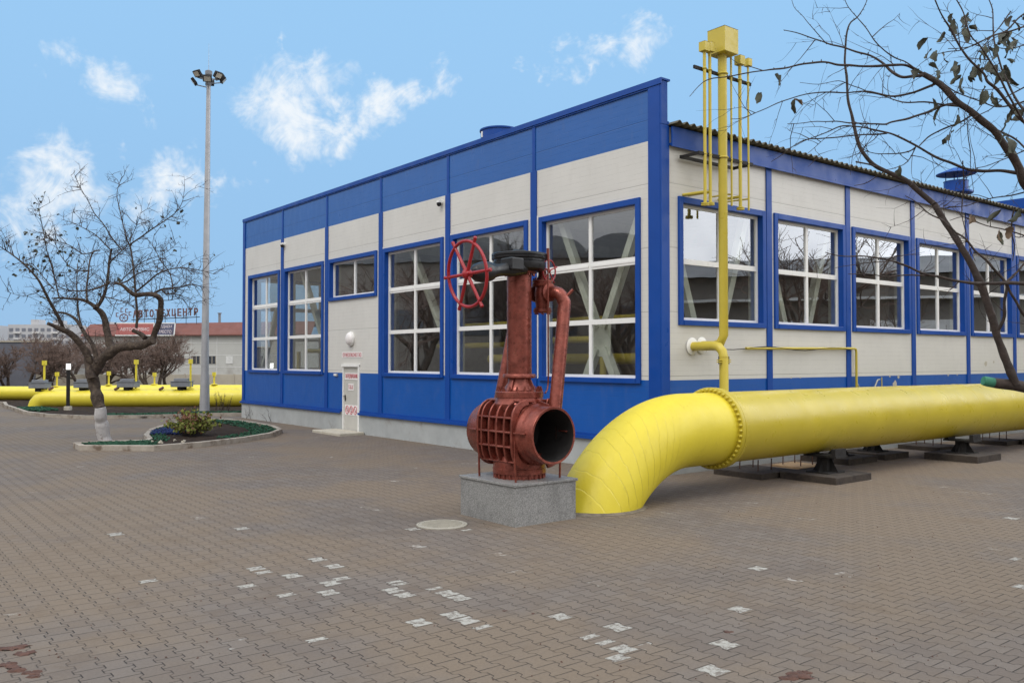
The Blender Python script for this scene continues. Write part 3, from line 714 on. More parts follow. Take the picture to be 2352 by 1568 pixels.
for z in (.43,.215,.03,-.16,-.36):
    for sg in (-1,1):
        xo=.405*1.06*max(0,(1-abs(z/.455)**3.4))**(1/3.4); xi=math.sqrt(max(.002,.345**2-z*z)); xi=min(xi,xo-.03)
        x0,x1=sorted((sg*xi,sg*xo))
        n0=len(cage.v); hh=.018
        for y in (-.38,.38):
            for (x,dz) in ((sg*xi,-hh*1.2),(sg*xo,-hh*.75),(sg*xo,hh*.75),(sg*xi,hh*1.2)): cage.v.append(Vector((x,y,ZT+z+dz)))
        cage.f+=[(n0,n0+1,n0+5,n0+4),(n0+1,n0+2,n0+6,n0+5),(n0+2,n0+3,n0+7,n0+6),(n0+3,n0,n0+4,n0+7),(n0,n0+3,n0+2,n0+1),(n0+4,n0+5,n0+6,n0+7)]
cage.build('rib_cage','copper',val,35,bevel=.010)
for sg in (-1,1):
    for sx in (-1,1): MB().bar((sx*.385,sg*.40,ZT+.03),(sx*.355,sg*.60,ZT+.03),.10,.022).build('side_rib','copper',val,0,bevel=.006)
    MB().bar((0,sg*.40,ZT+.39),(0,sg*.60,ZT+.35),.022,.10).build('side_rib','copper',val,0,bevel=.006)
MB().lathe([(.30,.535),(.33,.537),(.33,.595),(.358,.60),(.358,.665),(.352,.67),(.352,.74),(.34,.80),(.30,.86)],(0,0,0),seg=56).build('base_flange','copper',val,30)
b0=None
for k in range(24):
    a=TAU*k/24; l=(.335*math.cos(a),.335*math.sin(a),.537)
    if b0 is None: b0=MB().lathe([(.02,0),(.02,.055)],(0,0,0),seg=6).build('base_bolt','copper',val,30,loc=l)
    else: clone(b0,loc=l)
MB().lathe([(.33,1.44),(.345,1.52),(.325,1.56),(.318,1.60),(.328,1.605),(.328,1.675),(.318,1.685),(.25,1.69),(.22,1.70)],(0,0,0),seg=48).build('neck_flange','copper',val,35)
b0=None
for k in range(18):
    a=TAU*(k+.3)/18; l=(.292*math.cos(a),.292*math.sin(a),1.685)
    if b0 is None: b0=MB().lathe([(.024,0),(.024,.035),(.014,.036),(.014,.065)],(0,0,0),seg=6).build('neck_bolt','copper',val,30,loc=l)
    else: clone(b0,loc=l)
m=MB(); m.lathe([(.215,1.69),(.20,1.73),(.155,1.80),(.15,1.86),(.215,1.862),(.222,1.87),(.222,1.905),(.215,1.915),(.17,1.92)],(0,0,0),seg=40)
for k in range(4):
    a=TAU*k/4+.4; m.bar((.20*math.cos(a),.20*math.sin(a),1.70),(.13*math.cos(a),.13*math.sin(a),1.85),.02,.08)
m.build('stem_neck','copper',val,35)
MB().lathe([(.17,1.915),(.168,2.0),(.166,3.20),(.168,3.26),(.225,3.265),(.228,3.27),(.228,3.30)],(0,0,0),seg=40).build('column','copper',val,35)
b0=None
for k in range(12):
    a=TAU*k/12; l=(.20*math.cos(a),.20*math.sin(a),3.235)
    if b0 is None: b0=MB().lathe([(.016,0),(.016,.03)],(0,0,0),seg=6).build('column_bolt','copper',val,30,loc=l)
    else: clone(b0,loc=l)
gb=MB().lathe([(.20,3.29),(.30,3.295),(.345,3.32),(.358,3.36),(.358,3.41),(.345,3.425),(.345,3.45),(.372,3.455),(.375,3.465),(.375,3.485),(.365,3.49),(.37,3.495),(.375,3.50),(.375,3.525),(.365,3.535),(.10,3.545),(.10,3.575),(.085,3.585),(0,3.587)],(0,0,0),seg=56).build('gearbox','black_paint',val,30)
m=MB(); a0=Vector((-.10,-.21,3.33)); a1=Vector((-1.01,-.21,3.185)); ax=(a1-a0)
L=ax.length
m.lathe([(.10,.0),(.105,.25),(.085,.30),(.082,.42),(.095,.50),(.125,.56),(.135,.62),(.132,.70),(.115,.78),(.085,.82),(.06,.84),(.035,.85),(.035,.95)],a0,ax,28)
wa=m.build('worm_housing','black_paint',gb,40)
m=MB(); m.box(-.40,-.18,-.335,-.10,3.27,3.44); m.build('worm_flange','black_paint',gb,0,bevel=.02)
# handwheel (local frame, plane perpendicular to the worm shaft)
def handwheel(parent,org,axis,Rw,rt,nsp,ext,hub,rs,rot=0.0,mat='red_paint'):
    org=Vector(org); ax=Vector(axis).normalized(); e1=Vector((0,0,1)).cross(ax).normalized(); e2=ax.cross(e1)
    hw=MB().lathe([(hub*.8,-hub),(hub,-hub*.8),(hub,hub*.8),(hub*.7,hub),(hub*.4,hub*1.2),(0,hub*1.25)],org,ax,20).build('handwheel',mat,parent,40)
    MB().tube([org+(e1*math.cos(TAU*i/48)+e2*math.sin(TAU*i/48))*Rw for i in range(48)],rt,12,closed=True).build('rim',mat,hw,60)
    for k in range(nsp):
        a=rot+TAU*k/nsp; d=e1*math.cos(a)+e2*math.sin(a)
        MB().tube([org+d*hub*.6,org+d*(Rw-rt*.2),org+d*(Rw+rt*.8),org+d*(Rw+(ext-Rw)*.9),org+d*ext],[rs,rs*.85,rs*.8,rs*1.05,rs*.75],12).build('spoke',mat,hw,40)
    return hw
handwheel(val,a1,(-1,0,-.10),.415,.0215,6,.505,.055,.0235,.03)
# bypass
m=MB()
def smooth_path(pts,n=6):
    pts=[Vector(p) for p in pts]; out=[]
    for i in range(len(pts)-1):
        p0=pts[max(i-1,0)]; p1=pts[i]; p2=pts[i+1]; p3=pts[min(i+2,len(pts)-1)]
        for k in range(n):
            t=k/n; out.append(.5*((2*p1)+(p2-p0)*t+(2*p0-5*p1+4*p2-p3)*t*t+(3*p1-p0-3*p2+p3)*t**3))
    out.append(pts[-1]); return out
m.tube(smooth_path([(.20,-.50,1.42),(.28,-.47,1.85),(.455,-.395,2.78),(.46,-.375,2.90),(.44,-.33,2.985),(.41,-.25,3.02),(.37,-.10,3.02)],8),.088,28)
m.build('bypass_pipe','copper',val,60)
m=MB(); m.tube(smooth_path([(.02,.50,1.45),(.12,.48,1.9),(.30,.44,2.75),(.34,.38,2.92),(.36,.25,3.0),(.36,.05,3.02)],8),.080,24); m.build('bypass_pipe','copper',val,60)
m=MB(); m.lathe([(.05,2.74),(.11,2.745),(.125,2.76),(.125,2.80),(.09,2.81),(.10,2.90),(.115,3.0),(.10,3.10),(.14,3.11),(.145,3.12),(.145,3.15),(.14,3.155),(.14,3.16),(.145,3.165),(.145,3.19),(.10,3.20),(.06,3.25),(.05,3.34)],(.36,-.06,0),seg=28)
m.lathe([(.125,-.16),(.125,-.12)],(.36,-.06,3.02),(0,1,0),24); m.lathe([(.12,.12),(.12,.16)],(.36,-.06,3.02),(0,1,0),24)
for k in range(8):
    a=TAU*k/8; m.cyl((.36+.12*math.cos(a),-.06+.12*math.sin(a),3.09),(.36+.12*math.cos(a),-.06+.12*math.sin(a),3.225),.012,seg=6); m.cyl((.36+.10*math.cos(a),-.06+.10*math.sin(a),2.725),(.36+.10*math.cos(a),-.06+.10*math.sin(a),2.82),.012,seg=6)
bv=m.build('bypass_valve','copper',val,30)
handwheel(val,(.40,-.15,3.32),(.25,-1,0),.15,.011,5,.20,.022,.011,.35)
m=MB(); m.tube(smooth_path([(.17,-.34,1.665),(.24,-.30,1.72),(.27,-.285,1.86),(.268,-.285,2.3),(.255,-.30,3.2),(.25,-.305,3.58)],6),.0115,8)
m.tube([(.25,-.305,3.44),(.246,-.306,3.60)],.019,10); m.build('drain_tube','copper',val,60)
MB().tube([(.46,-.40,2.93),(.55,-.47,3.05)],.022,10).build('vent_nipple','copper',val,60)
for sx in (-1,1):
    for sy in (-1,1): MB().tube([(sx*.39,sy*.385,1.12),(sx*.385,sy*.39,.70),(sx*.375,sy*.395,.533)],.0145,8).build('support_rod','copper',val,60)
# ------------------------------------------------------------------ manhole
mc=G(1015,1205); o=thing('manhole_cover',mc,'pale round manhole cover set in the paving beside the granite block','manhole')
m=MB(); m.lathe([(.325,.0),(.325,.012),(.30,.016),(.295,.010)],(0,0,0),seg=40); m.build('rim','iron',o)
m=MB(); m.lathe([(.292,.010),(.285,.016),(0,.016)],(0,0,0),seg=40)
for k in range(-5,6):
    L=math.sqrt(max(0,.26**2-(k*.048)**2)); m.box(-L,L,k*.048-.008,k*.048+.008,.0162,.022)
m.build('lid','iron',o,0)
# loose grit and leaf scraps on the paving
m=MB()
for k in range(420):
    Y=5.2+9*random.random()**1.4; x=random.uniform(-.62,.62)*Y; r=random.uniform(.004,.013)
    c_=Vector((x,Y,.003)); a=random.uniform(0,TAU); e1=Vector((math.cos(a),math.sin(a),random.uniform(-.2,.2))); e2=Vector((-math.sin(a),math.cos(a),random.uniform(-.2,.2)))*random.uniform(.3,.7)
    n0=len(m.v); m.v+=[c_+e1*r,c_+e2*r,c_-e1*r,c_-e2*r,c_+Vector((0,0,r*.6))]; m.f+=[(n0,n0+1,n0+4),(n0+1,n0+2,n0+4),(n0+2,n0+3,n0+4),(n0+3,n0,n0+4)]
tag(m.build('grit','dirt_clod',None,0,fixn=False),'scattered dark grit and leaf scraps lying on the paving','grit',None,'stuff')
# mud on the paving
for i,(px,py,s_) in enumerate([(30,1487,.09),(55,1500,.07),(20,1525,.07),(45,1535,.08),(70,1545,.06),(85,1552,.05),(1675,1450,.035),(1830,1550,.09),(1812,1556,.06),(1850,1545,.05),(1222,1408,.02),(1160,1402,.02)]):
    q=G(px,py); lab=['dark red mud clod among several at the lower left corner of the paving','rusty brown mud clod on the paving in the lower right'][0 if px<200 else 1]
    if px in (1222,1160): lab='tiny dark clod of mud on the paving below the granite block'
    m=MB()
    for k in range(4): m.blob((random.uniform(-s_,s_)*.7,random.uniform(-s_,s_)*.5,.0),(s_*.6,s_*.45,s_*.16),2,.5)
    ob=m.build('mud_clod','dirt_clod',None,60,loc=q); tag(ob,lab,'mud','mud clods, lower left' if px<200 else ('mud clods, lower right' if px>1600 else 'tiny clods by the block'))
# ------------------------------------------------------------------ planting beds
def kerb_strip(b,pts,w,h,closed=True):
    pts=[Vector((p[0],p[1],0)) for p in pts]; n=len(pts); inn=[]
    for i in range(n):
        if closed: d0=(pts[i]-pts[i-1]).normalized(); d1=(pts[(i+1)%n]-pts[i]).normalized()
        else:
            d0=(pts[i]-pts[max(i-1,0)]); d1=(pts[min(i+1,n-1)]-pts[i])
            d0=(d0 if d0.length>1e-6 else d1).normalized(); d1=(d1 if d1.length>1e-6 else d0).normalized()
        t=(d0+d1); t=t.normalized() if t.length>.2 else d1
        nn=Vector((-t.y,t.x,0)); k=1/max(.45,nn.dot(Vector((-d0.y,d0.x,0))))
        inn.append(pts[i]+nn*w*k)
    n0=len(b.v)
    for p_,q in zip(pts,inn):
        for c,z in ((p_,-.03),(p_,h),(q,h),(q,-.03)): b.v.append(Vector((c.x,c.y,z)))
    for i in range(n if closed else n-1):
        i2=(i+1)%n
        for q in range(4):
            q2=(q+1)%4; b.f.append((n0+i*4+q,n0+i2*4+q,n0+i2*4+q2,n0+i*4+q2))
    return inn
def dens(pts,step=.35):
    out=[]; n=len(pts)
    for i in range(n):
        a=Vector((*pts[i],0)); b_=Vector((*pts[(i+1)%n],0)); k=max(1,int((b_-a).length/step))
        for j in range(k): out.append(tuple((a.lerp(b_,j/k))[:2]))
    return out
def fill(b,poly,z,step=.16,amp=.03):
    """grid clipped to polygon with lumpy height"""
    xs=[p[0] for p in poly]; ys=[p[1] for p in poly]
    def inside(x,y):
        c=False; j=len(poly)-1
        for i in range(len(poly)):
            xi,yi=poly[i][0],poly[i][1]; xj,yj=poly[j][0],poly[j][1]
            if (yi>y)!=(yj>y) and x<(xj-xi)*(y-yi)/(yj-yi)+xi: c=not c
            j=i
        return c
    nx=int((max(xs)-min(xs))/step)+2; ny=int((max(ys)-min(ys))/step)+2; idx={}
    def vert(i,j):
        if (i,j) not in idx:
            x=min(xs)+i*step; y=min(ys)+j*step; idx[(i,j)]=len(b.v)
            b.v.append(Vector((x,y,z+amp*(noise.noise(Vector((x*3,y*3,1)))+.6*noise.noise(Vector((x*9,y*9,4)))))))
        return idx[(i,j)]
    for i in range(nx):
        for j in range(ny):
            if inside(min(xs)+(i+.5)*step,min(ys)+(j+.5)*step): b.f.append((vert(i,j),vert(i+1,j),vert(i+1,j+1),vert(i,j+1)))
near=[(-10.55,20.85),(-10.05,20.15),(-8.28,20.06),(-7.5,20.95),(-6.85,22.3),(-6.52,23.7),(-6.62,25.0),(-7.2,26.3),(-8.47,28.1),(-9.6,29.3),(-10.3,29.4),(-10.75,28.6),(-10.75,27.0),(-10.45,25.0),(-9.85,23.2),(-9.25,22.0),(-9.15,21.6),(-10.1,21.25)]
bed=thing('flower_bed',(0,0,0),'near drop shaped flower bed with a low kerb, green chippings and a yellow shrub','flower bed')
m=MB(); inn=kerb_strip(m,near,.13,.13); m.build('kerb','concrete',bed,0,bevel=.012)
m=MB(); fill(m,inn,.075,.14,.035); m.build('soil','soil',bed,60,fixn=False)
def inpoly(poly,x,y):
    c=False; j=len(poly)-1
    for i in range(len(poly)):
        xi,yi=poly[i][0],poly[i][1]; xj,yj=poly[j][0],poly[j][1]
        if (yi>y)!=(yj>y) and x<(xj-xi)*(y-yi)/(yj-yi)+xi: c=not c
        j=i
    return c
def chips(b,path,w,n,zs=.10,sz=.045,clip=None):
    P_=[Vector((*p,0)) for p in path]; seg=[(P_[i],P_[i+1]) for i in range(len(P_)-1)]; L=[(b_-a).length for a,b_ in seg]
    for _ in range(n):
        a,b_=random.choices(seg,L)[0]; p_=a.lerp(b_,random.random()); d=(b_-a).normalized(); p_=p_+Vector((-d.y,d.x,0))*random.uniform(-w,w)
        if clip and not inpoly(clip,p_.x,p_.y): continue
        r=sz*random.uniform(.5,1.3); n0=len(b.v); ax=Vector((random.gauss(0,1),random.gauss(0,1),random.gauss(0,1))).normalized(); e1=ax.orthogonal().normalized(); e2=ax.cross(e1)
        c=p_+Vector((0,0,zs+random.uniform(0,.03)))
        for e in (e1,e2*.8,-e1*.9,-e2,): b.v.append(c+e*r)
        b.v.append(c+ax*r*.4); b.v.append(c-ax*r*.4)
        for i in range(4): b.f+=[(n0+i,n0+(i+1)%4,n0+4),(n0+(i+1)%4,n0+i,n0+5)]
I=[tuple(p[:2]) for p in inn]
m=MB(); chips(m,I[1:3],.3,600,.085,.04,I); chips(m,[I[16],I[17],I[0]],.3,700,.085,.04,I); chips(m,I[4:10],.75,1900,.085,.04,I); chips(m,I[9:17],.4,900,.085,.04,I); chips(m,[(-10.0,20.75),(-8.6,20.75)],.4,1500,.085,.04,I); m.build('green_chippings','green_chip',bed,0,fixn=False)
m=MB(); chips(m,[(-9.55,23.6),(-9.75,26.4)],.50,1700,.09,.045,I); m.build('blue_chippings','blue_chip',bed,0,fixn=False)
m=MB()
for _ in range(4): m.blob((random.uniform(-8.9,-8.0),random.uniform(21.0,21.9),.10),random.uniform(.03,.055),2,.6)
m.build('pale_stones','conc_light',bed,60)
# shrub
shc=Vector((-8.55,23.3,.1)); sh=thing('shrub',shc,'yellow green and reddish low shrub growing in the near flower bed','shrub')
stm=MB(); lfY=MB(); lfR=MB()
def leaf(b,c,d,sz,nrm=None):
    d=Vector(d).normalized(); s_=(d.cross(Vector((random.gauss(0,1),random.gauss(0,1),random.gauss(0,1))))).normalized(); n0=len(b.v); nn=d.cross(s_)
    for t,w,k in ((0,.04,0),(.35,.42,.08),(.7,.33,.02),(1,.02,-.12)):
        b.v.append(c+d*sz*t+s_*w*sz+nn*(k+.10)*sz); b.v.append(c+d*sz*t+nn*k*sz*.2); b.v.append(c+d*sz*t-s_*w*sz+nn*(k+.10)*sz)
    for i in range(3):
        a=n0+i*3; b.f+=[(a,a+1,a+4,a+3),(a+1,a+2,a+5,a+4)]
for k in range(70):
    a=random.uniform(0,TAU); rr=random.uniform(.05,.62); base=Vector((rr*.4*math.cos(a),rr*.6*math.sin(a),0)); tip=Vector((rr*1.35*math.cos(a),rr*1.35*math.sin(a),random.uniform(.18,.60)*(1.15-rr*.5)))
    mid=base.lerp(tip,.5)+Vector((0,0,.08)); stm.tube([base,mid,tip],[.007,.005,.002],4)
    for j in range(13):
        t=random.uniform(.3,1.08); c=base.lerp(tip,t)+Vector((random.gauss(0,.04),random.gauss(0,.04),random.gauss(0,.035)+.05*(1-t)))
        b=(lfR if (c.z>.42 and random.random()<.55) or random.random()<.12 else lfY)
        leaf(b,c,(random.gauss(0,1),random.gauss(0,1),random.gauss(.1,.9)),random.uniform(.05,.11))
stm.build('stems','twig',sh); lfY.build('leaves','leaf_yellow',sh,0,fixn=False); lfR.build('red_leaves','leaf_red',sh,0,fixn=False)
# dry weeds
def weed(loc,h,label,n=9):
    o=thing('dry_weed',loc,label,'plant',0,'dry weeds on the beds'); m=MB()
    for k in range(n):
        b=Vector((random.gauss(0,.12),random.gauss(0,.12),0)); t=b+Vector((random.gauss(0,.10),random.gauss(0,.10),h*random.uniform(.5,1))); m.tube([b,b.lerp(t,.5)+Vector((random.gauss(0,.03),0,0)),t],[.008,.006,.003],4)
        for j in range(4): 
            c=b.lerp(t,random.uniform(.3,.95)); m.tube([c,c+Vector((random.gauss(0,.07),random.gauss(0,.07),.09))],[.004,.002],3)
    m.build('stalks','twig',o)
weed(G(500,945),.95,'tallest clump of dry stalks between the lamp mast and the hall')
weed(G(520,948),.8,'clump of dry stalks just left of the hall corner')
for px,py,h,lab in ((668-90,962,.5,'dry stalks at the back kerb of the near bed, left of the hall door'),(640-20,968,.45,'small dry stalks at the right tip of the near bed'),(596,960,.5,'dry stalks against the plinth near the left hall corner')):
    weed(G(px,py),h,lab,6)
# far bed
far=[(-60,47),(-33,44.5),(-24.2,41.2),(-22.6,38.6),(-20.8,36.2),(-18.9,33.6),(-17.2,32.0),(-15.4,31.1),(-13.5,31.2),(-12.3,31.9),(-11.3,32.6),(-8.0,32.9),(-6.0,33.5),(-6.0,49),(-60,49)]
fb=thing('long_planting_bed',(0,0,0),'long dark soil bed with a pale kerb under the distant yellow pipes','flower bed')
m=MB(); inn2=kerb_strip(m,far[:13],.14,.12,False); m.build('kerb','concrete',fb,0)
m=MB(); fill(m,[tuple(p[:2]) for p in inn2]+far[13:],.07,.4,.05); m.build('soil','soil',fb,60,fixn=False)
J=[tuple(p[:2]) for p in inn2]
m=MB(); chips(m,[(-15.0,31.6),(-13.5,31.7),(-12.3,32.4),(-11.3,33.0),(-8.3,33.3)],.30,2200,.10,.06); chips(m,[(-20.4,36.6),(-18.6,34.6)],.45,900,.1,.06); chips(m,[J[11],(-8,33.6)],.3,700,.1,.06); m.build('green_chippings','green_chip',fb,0,fixn=False)
# ------------------------------------------------------------------ far yellow pipes with boxes and vents
def far_pipe(pts,r,label):
    o=thing('far_gas_pipe',pts[0],label,'pipe',0,'distant yellow gas pipes'); L0=Vector(pts[0])
    MB().tube([Vector(p)-L0 for p in pts],r,40).build('pipe','yellow_far',o,60); return o
fa=[(-7.5,38.4,.43),(-12,38.4,.43),(-20.55,38.3,.38)]+[(-20.55-.42*math.sin(a),38.3,.38-.42*(1-math.cos(a))) for a in (.35,.7,1.05,1.4,1.57)]+[(-20.97,38.3,-.3)]
pa=far_pipe(fa,.385,'nearer long yellow pipe on the soil that ends in a bend at its left')
pb=far_pipe([(-60,45.5,.42),(-24,44.2,.42),(-19,44,.50),(-8,43.7,.52)],.35,'farther long yellow pipe that runs on past the left edge')
m=MB(); m.lathe([(.36,-.05),(.46,-.045),(.46,.045),(.36,.05)],(-23.6-0,44.18,.42),(1,-.03,0),32); ob=m.build('pipe_joint','black_steel',None,40); tag(ob,'dark bolted joint on the farther yellow pipe by the left bend','pipe joint')
def actuator(px,Y,z,w,label):
    c=P(px,880,Y); o=thing('valve_box',(c.x,Y,z),label,'box',0,'grey valve boxes on the distant pipes')
    MB().box(-w/2,w/2,-.3,.3,.10,.34).build('housing','grey_box',o,0,bevel=.02)
    MB().box(-w*.5-.03,w*.5+.03,-.33,.33,.34,.36).box(-w*.36,w*.36,-.22,.22,.36,.47).build('lid','grey_box',o,0,bevel=.01)
    MB().cyl((0,0,-.05),(0,0,.10),.2,seg=16).build('neck','black_steel',o); return o
actuator(92,38.4,.76,.72,'grey valve box at the left bend of the nearer yellow pipe'); actuator(193,38.4,.78,.66,'grey valve box half hidden behind the white based tree'); actuator(295,38.4,.80,.78,'grey valve box on the pipe between the tree and the next bare trunk'); actuator(418,38.4,.82,.80,'grey valve box on the pipe left of the lamp mast')
def thin_vent(px,ytop,Y,z0,label):
    c=P(px,ytop,Y); o=thing('short_vent_post',(c.x,Y,z0),label,'vent',0,'yellow vent posts on the distant pipes'); h=c.z-z0
    MB().cyl((0,0,0),(0,0,h),.046,seg=10).build('pipe','yellow_far',o,40); MB().box(-.075,.075,-.075,.075,h-.10,h+.10).build('vent_head','yellow_far',o,0); MB().lathe([(.16,0),(.16,.04),(.06,.06)],(0,0,0),seg=16).build('base_flange','yellow_far',o)
thin_vent(102,833,38.4,.76,'tall yellow vent post at the left bend of the near pipe'); thin_vent(313,831,38.4,.80,'tall yellow vent post between the apple tree and the lamp mast'); thin_vent(438,830,38.4,.82,'tall yellow vent post closest to the lamp mast')
thin_vent(131,859,44.1,.75,'short yellow vent post left of the black garden lamp'); thin_vent(250,857,44,.83,'short yellow vent post right behind the apple tree trunk'); thin_vent(355,860,44,.85,'short yellow vent post in front of the forked bare tree'); thin_vent(492,859,43.8,.86,'short yellow vent post between the mast and the hall')
for px in (268,370,118):
    c=P(px,892,38.4); m=MB(); m.cyl((c.x,38.2,.80),(c.x+.18,38.2,.90),.06,seg=10); tag(m.build('valve_lever','letter_brown',smooth=40),'small rusty lever on the near yellow pipe beside a grey box','lever','rusty levers on the near yellow pipe')
# garden lamp
o=thing('garden_lamp',G(156,945),'black garden lamp post with a glowing white head in the soil bed','lamp')
MB().box(-.12,.12,-.12,.12,-.02,.22).build('foot_block','conc_light',o,0,bevel=.02); MB().cyl((0,0,.2),(0,0,1.72),.072,seg=14).build('post','black_steel',o,40); MB().cyl((0,0,1.72),(0,0,1.96),.085,seg=14).build('lamp_head','lamp_glow',o,40); MB().cyl((0,0,1.96),(0,0,1.985),.095,seg=14).build('lamp_cap','black_steel',o,40)
# light mast
mp=G(470,947); o=thing('light_mast',mp,'very tall grey light mast with a ring of floodlights behind the near flower bed','mast')
m=MB(); m.tube([(0,0,.05),(0,0,3),(.03,0,8),(.06,0,13.35)],[.16,.14,.115,.08],16); m.build('pole','galv',o,40)
m=MB(); m.box(-.26,.26,-.26,.26,-.02,.05); m.tube([(0,0,.04),(0,0,1.5)],[.20,.17],16); m.build('base','galv',o,30)
MB().lathe([(.09,0),(.13,.15),(.14,.28),(.09,.4),(.14,.45),(.14,.6),(.05,.65)],(.06,0,13.2),seg=16).build('crown','grey_box',o,40)
ft=MB(); ft.box(-.17,.17,-.05,.07,-.13,.13)
floods=[]
for k in range(8):
    a=TAU*k/8+.25; hz=13.33+.22*(k%2)+(.16 if math.sin(a)>0 else 0); d=Vector((math.cos(a),math.sin(a),0))
    pos=Vector((.06,0,hz))+d*.56
    if k==0:
        fl_=ft.build('floodlight','black_steel',o,0,bevel=.01,loc=pos); ln=MB().box(-.13,.13,-.058,-.05,-.095,.095).build('lens','glass_lamp',fl_,0)
    else: fl_=clone(floods[0][0],loc=pos); ln=clone(floods[0][1],parent=fl_)
    fl_.rotation_euler=(math.radians(38),0,a+PI/2); floods.append((fl_,ln))
    MB().tube([(.06,0,hz-.2),pos-d*.08+Vector((0,0,-.12)),pos],.022,6).build('arm','grey_box',o)
MB().tube([(.06,0,13.8),(.06,0,14.95)],[.010,.003],5).build('antenna','galv',o)
# ------------------------------------------------------------------ trees
def twigs(b,path,rads,n,ln,up=.35,spread=1.0,depth=1,thick=.006,seg=3,leafb=None,lp=0.0,tmin=.15):
    P_=[Vector(p) for p in path]; L=[(P_[i+1]-P_[i]).length for i in range(len(P_)-1)]
    for _ in range(n):
        i=random.choices(range(len(L)),L)[0]; t=random.random(); p_=P_[i].lerp(P_[i+1],t); d=(P_[i+1]-P_[i]).normalized()
        r=Vector((random.gauss(0,1),random.gauss(0,1),random.gauss(0,1))); r=(r-d*r.dot(d)*.7).normalized()
        v=(d*random.uniform(.15,.7)+r*spread*random.uniform(.5,1)+Vector((0,0,up*random.uniform(0,1.5)))).normalized()
        l=ln*random.uniform(.4,1.3); k=4; pts=[p_]; vv=v.copy()
        for q in range(k):
            vv=(vv+Vector((random.gauss(0,.17),random.gauss(0,.17),random.gauss(.05*up,.14)))).normalized(); pts.append(pts[-1]+vv*l/k)
        th=thick*random.uniform(.7,1.3); b.tube(pts,[th*(1-.75*q/k) for q in range(k+1)],seg,cap=False)
        if leafb is not None and random.random()<lp: leaf(leafb,pts[-1],(random.gauss(0,1),random.gauss(0,1),-1),random.uniform(.06,.11))
        if depth: twigs(b,pts[1:],None,random.randint(1,4),l*.5,up,spread,depth-1,thick*.62,seg,leafb,lp)
# --- apple tree in the near bed
def Z1(x,y): return (x*.4249,392+y*.4249)
TY=21.9
def limb(pts,w0,w1,Y0,dy,zf,scale,curve=True,n=5):
    """control points measured on the photograph, given real depth that wanders along the limb"""
    k=len(pts); out=[]; ph=random.uniform(0,TAU)
    for i,(x,y) in enumerate(pts):
        t=i/max(1,k-1); Y=Y0+dy*t+.10*scale*math.sin(3*t+ph); px,py=zf(x,y); out.append(P(px,py,Y))
    path=smooth_path(out,n); r=[(w0+(w1-w0)*i/(len(path)-1)) for i in range(len(path))]
    return path,r
pxm=.4249*TY/F_
at_=G(237,1017); apple=thing('apple_tree',at_,'gnarled bare apple tree with a whitewashed trunk foot in the near flower bed','tree')
tr=MB(); ww=MB(); tw=MB(); lv=MB()
def A(b,pts,w0,w1,dy=0.0,Y0=TY,seg=10,tw_n=0,tl=.5,up=.4,jit=.0,lp=0.02,store=None):
    path,r=limb(pts,w0*pxm*.84,w1*pxm*.84,Y0,dy,Z1,1.0)
    path=[p_-at_ for p_ in path]
    if jit:
        for i in range(len(path)): path[i]=path[i]+Vector((noise.noise(path[i]*3+Vector((5,1,2))),noise.noise(path[i]*3+Vector((1,8,2))),noise.noise(path[i]*3)))*jit; r[i]*=1+.22*noise.noise(path[i]*5)+.10*noise.noise(path[i]*13)
    b.tube(path,r,seg); 
    if tw_n: twigs(tw,path,r,int(tw_n*1.2),tl*1.15,up*.6,1.0,2,.0092,3,lv,lp*.22)
    return path
A(ww,[(572,1480),(562,1430),(553,1370),(545,1325),(540,1278)],42,35,jit=.04,seg=16,)
A(tr,[(541,1290),(530,1240),(515,1180),(500,1130),(498,1090),(512,1050)],35,40,jit=.06,seg=16)
A(tr,[(498,1120),(480,1060),(470,1010)],26,18,jit=.05)
A(tr,[(505,1100),(540,1040),(580,990),(640,960),(720,945),(790,930),(825,912)],36,24,-.3,jit=.05,seg=14)
A(tr,[(818,920),(845,860),(862,790),(868,720),(862,692),(835,675),(790,668),(730,672),(700,650),(665,620),(620,610)],21,9,-.6,jit=.03,seg=12,tw_n=14)
A(tr,[(612,975),(592,930),(580,870),(562,800),(535,755),(518,735)],24,16,.5,jit=.04,seg=12,tw_n=6)
A(tr,[(520,740),(480,712),(430,695),(380,692),(330,688),(280,690)],13,4,.9,tw_n=18)
A(tr,[(525,738),(555,690),(572,640),(585,560),(590,490),(600,440),(605,420)],12,5,.2,tw_n=22)
A(tr,[(470,705),(468,640),(476,570),(485,490),(505,440),(540,430)],7,4,1.2,tw_n=16)
A(tr,[(505,1085),(480,1010),(440,940),(390,890),(345,860),(300,840),(258,825)],26,11,-.7,jit=.03,seg=12,tw_n=5)
A(tr,[(345,860),(315,790),(270,710),(235,640),(200,580),(130,505),(60,450),(0,410)],12,2.5,-1.0,tw_n=30,lp=.15)
A(tr,[(525,1040),(505,950),(465,890),(435,840),(400,795),(350,770),(300,765)],16,6,1.0,tw_n=16)
A(tr,[(440,850),(425,770),(418,690),(415,600),(420,500)],7,2.5,1.4,tw_n=16)
A(tr,[(785,905),(765,885),(715,865)],17,12,.3,jit=.02)
A(tr,[(737,850),(742,780),(735,690),(728,600),(718,500),(706,420),(690,380)],9,4,.5,tw_n=24)
A(tr,[(690,385),(665,290),(645,200),(632,130),(645,70),(658,35)],4,1.2,.4,tw_n=16,tl=.4)
A(tr,[(700,400),(760,360),(830,310),(900,265),(955,220),(985,170),(995,115)],5,1.2,-.5,tw_n=24,tl=.45)
A(tr,[(600,430),(570,400),(520,350),(470,320),(400,285),(330,262)],4.5,1.2,.4,tw_n=18,tl=.45)
A(tr,[(660,430),(610,370),(560,290),(510,230),(480,170),(445,110),(405,30)],4.5,1.2,-.3,tw_n=20,tl=.45)
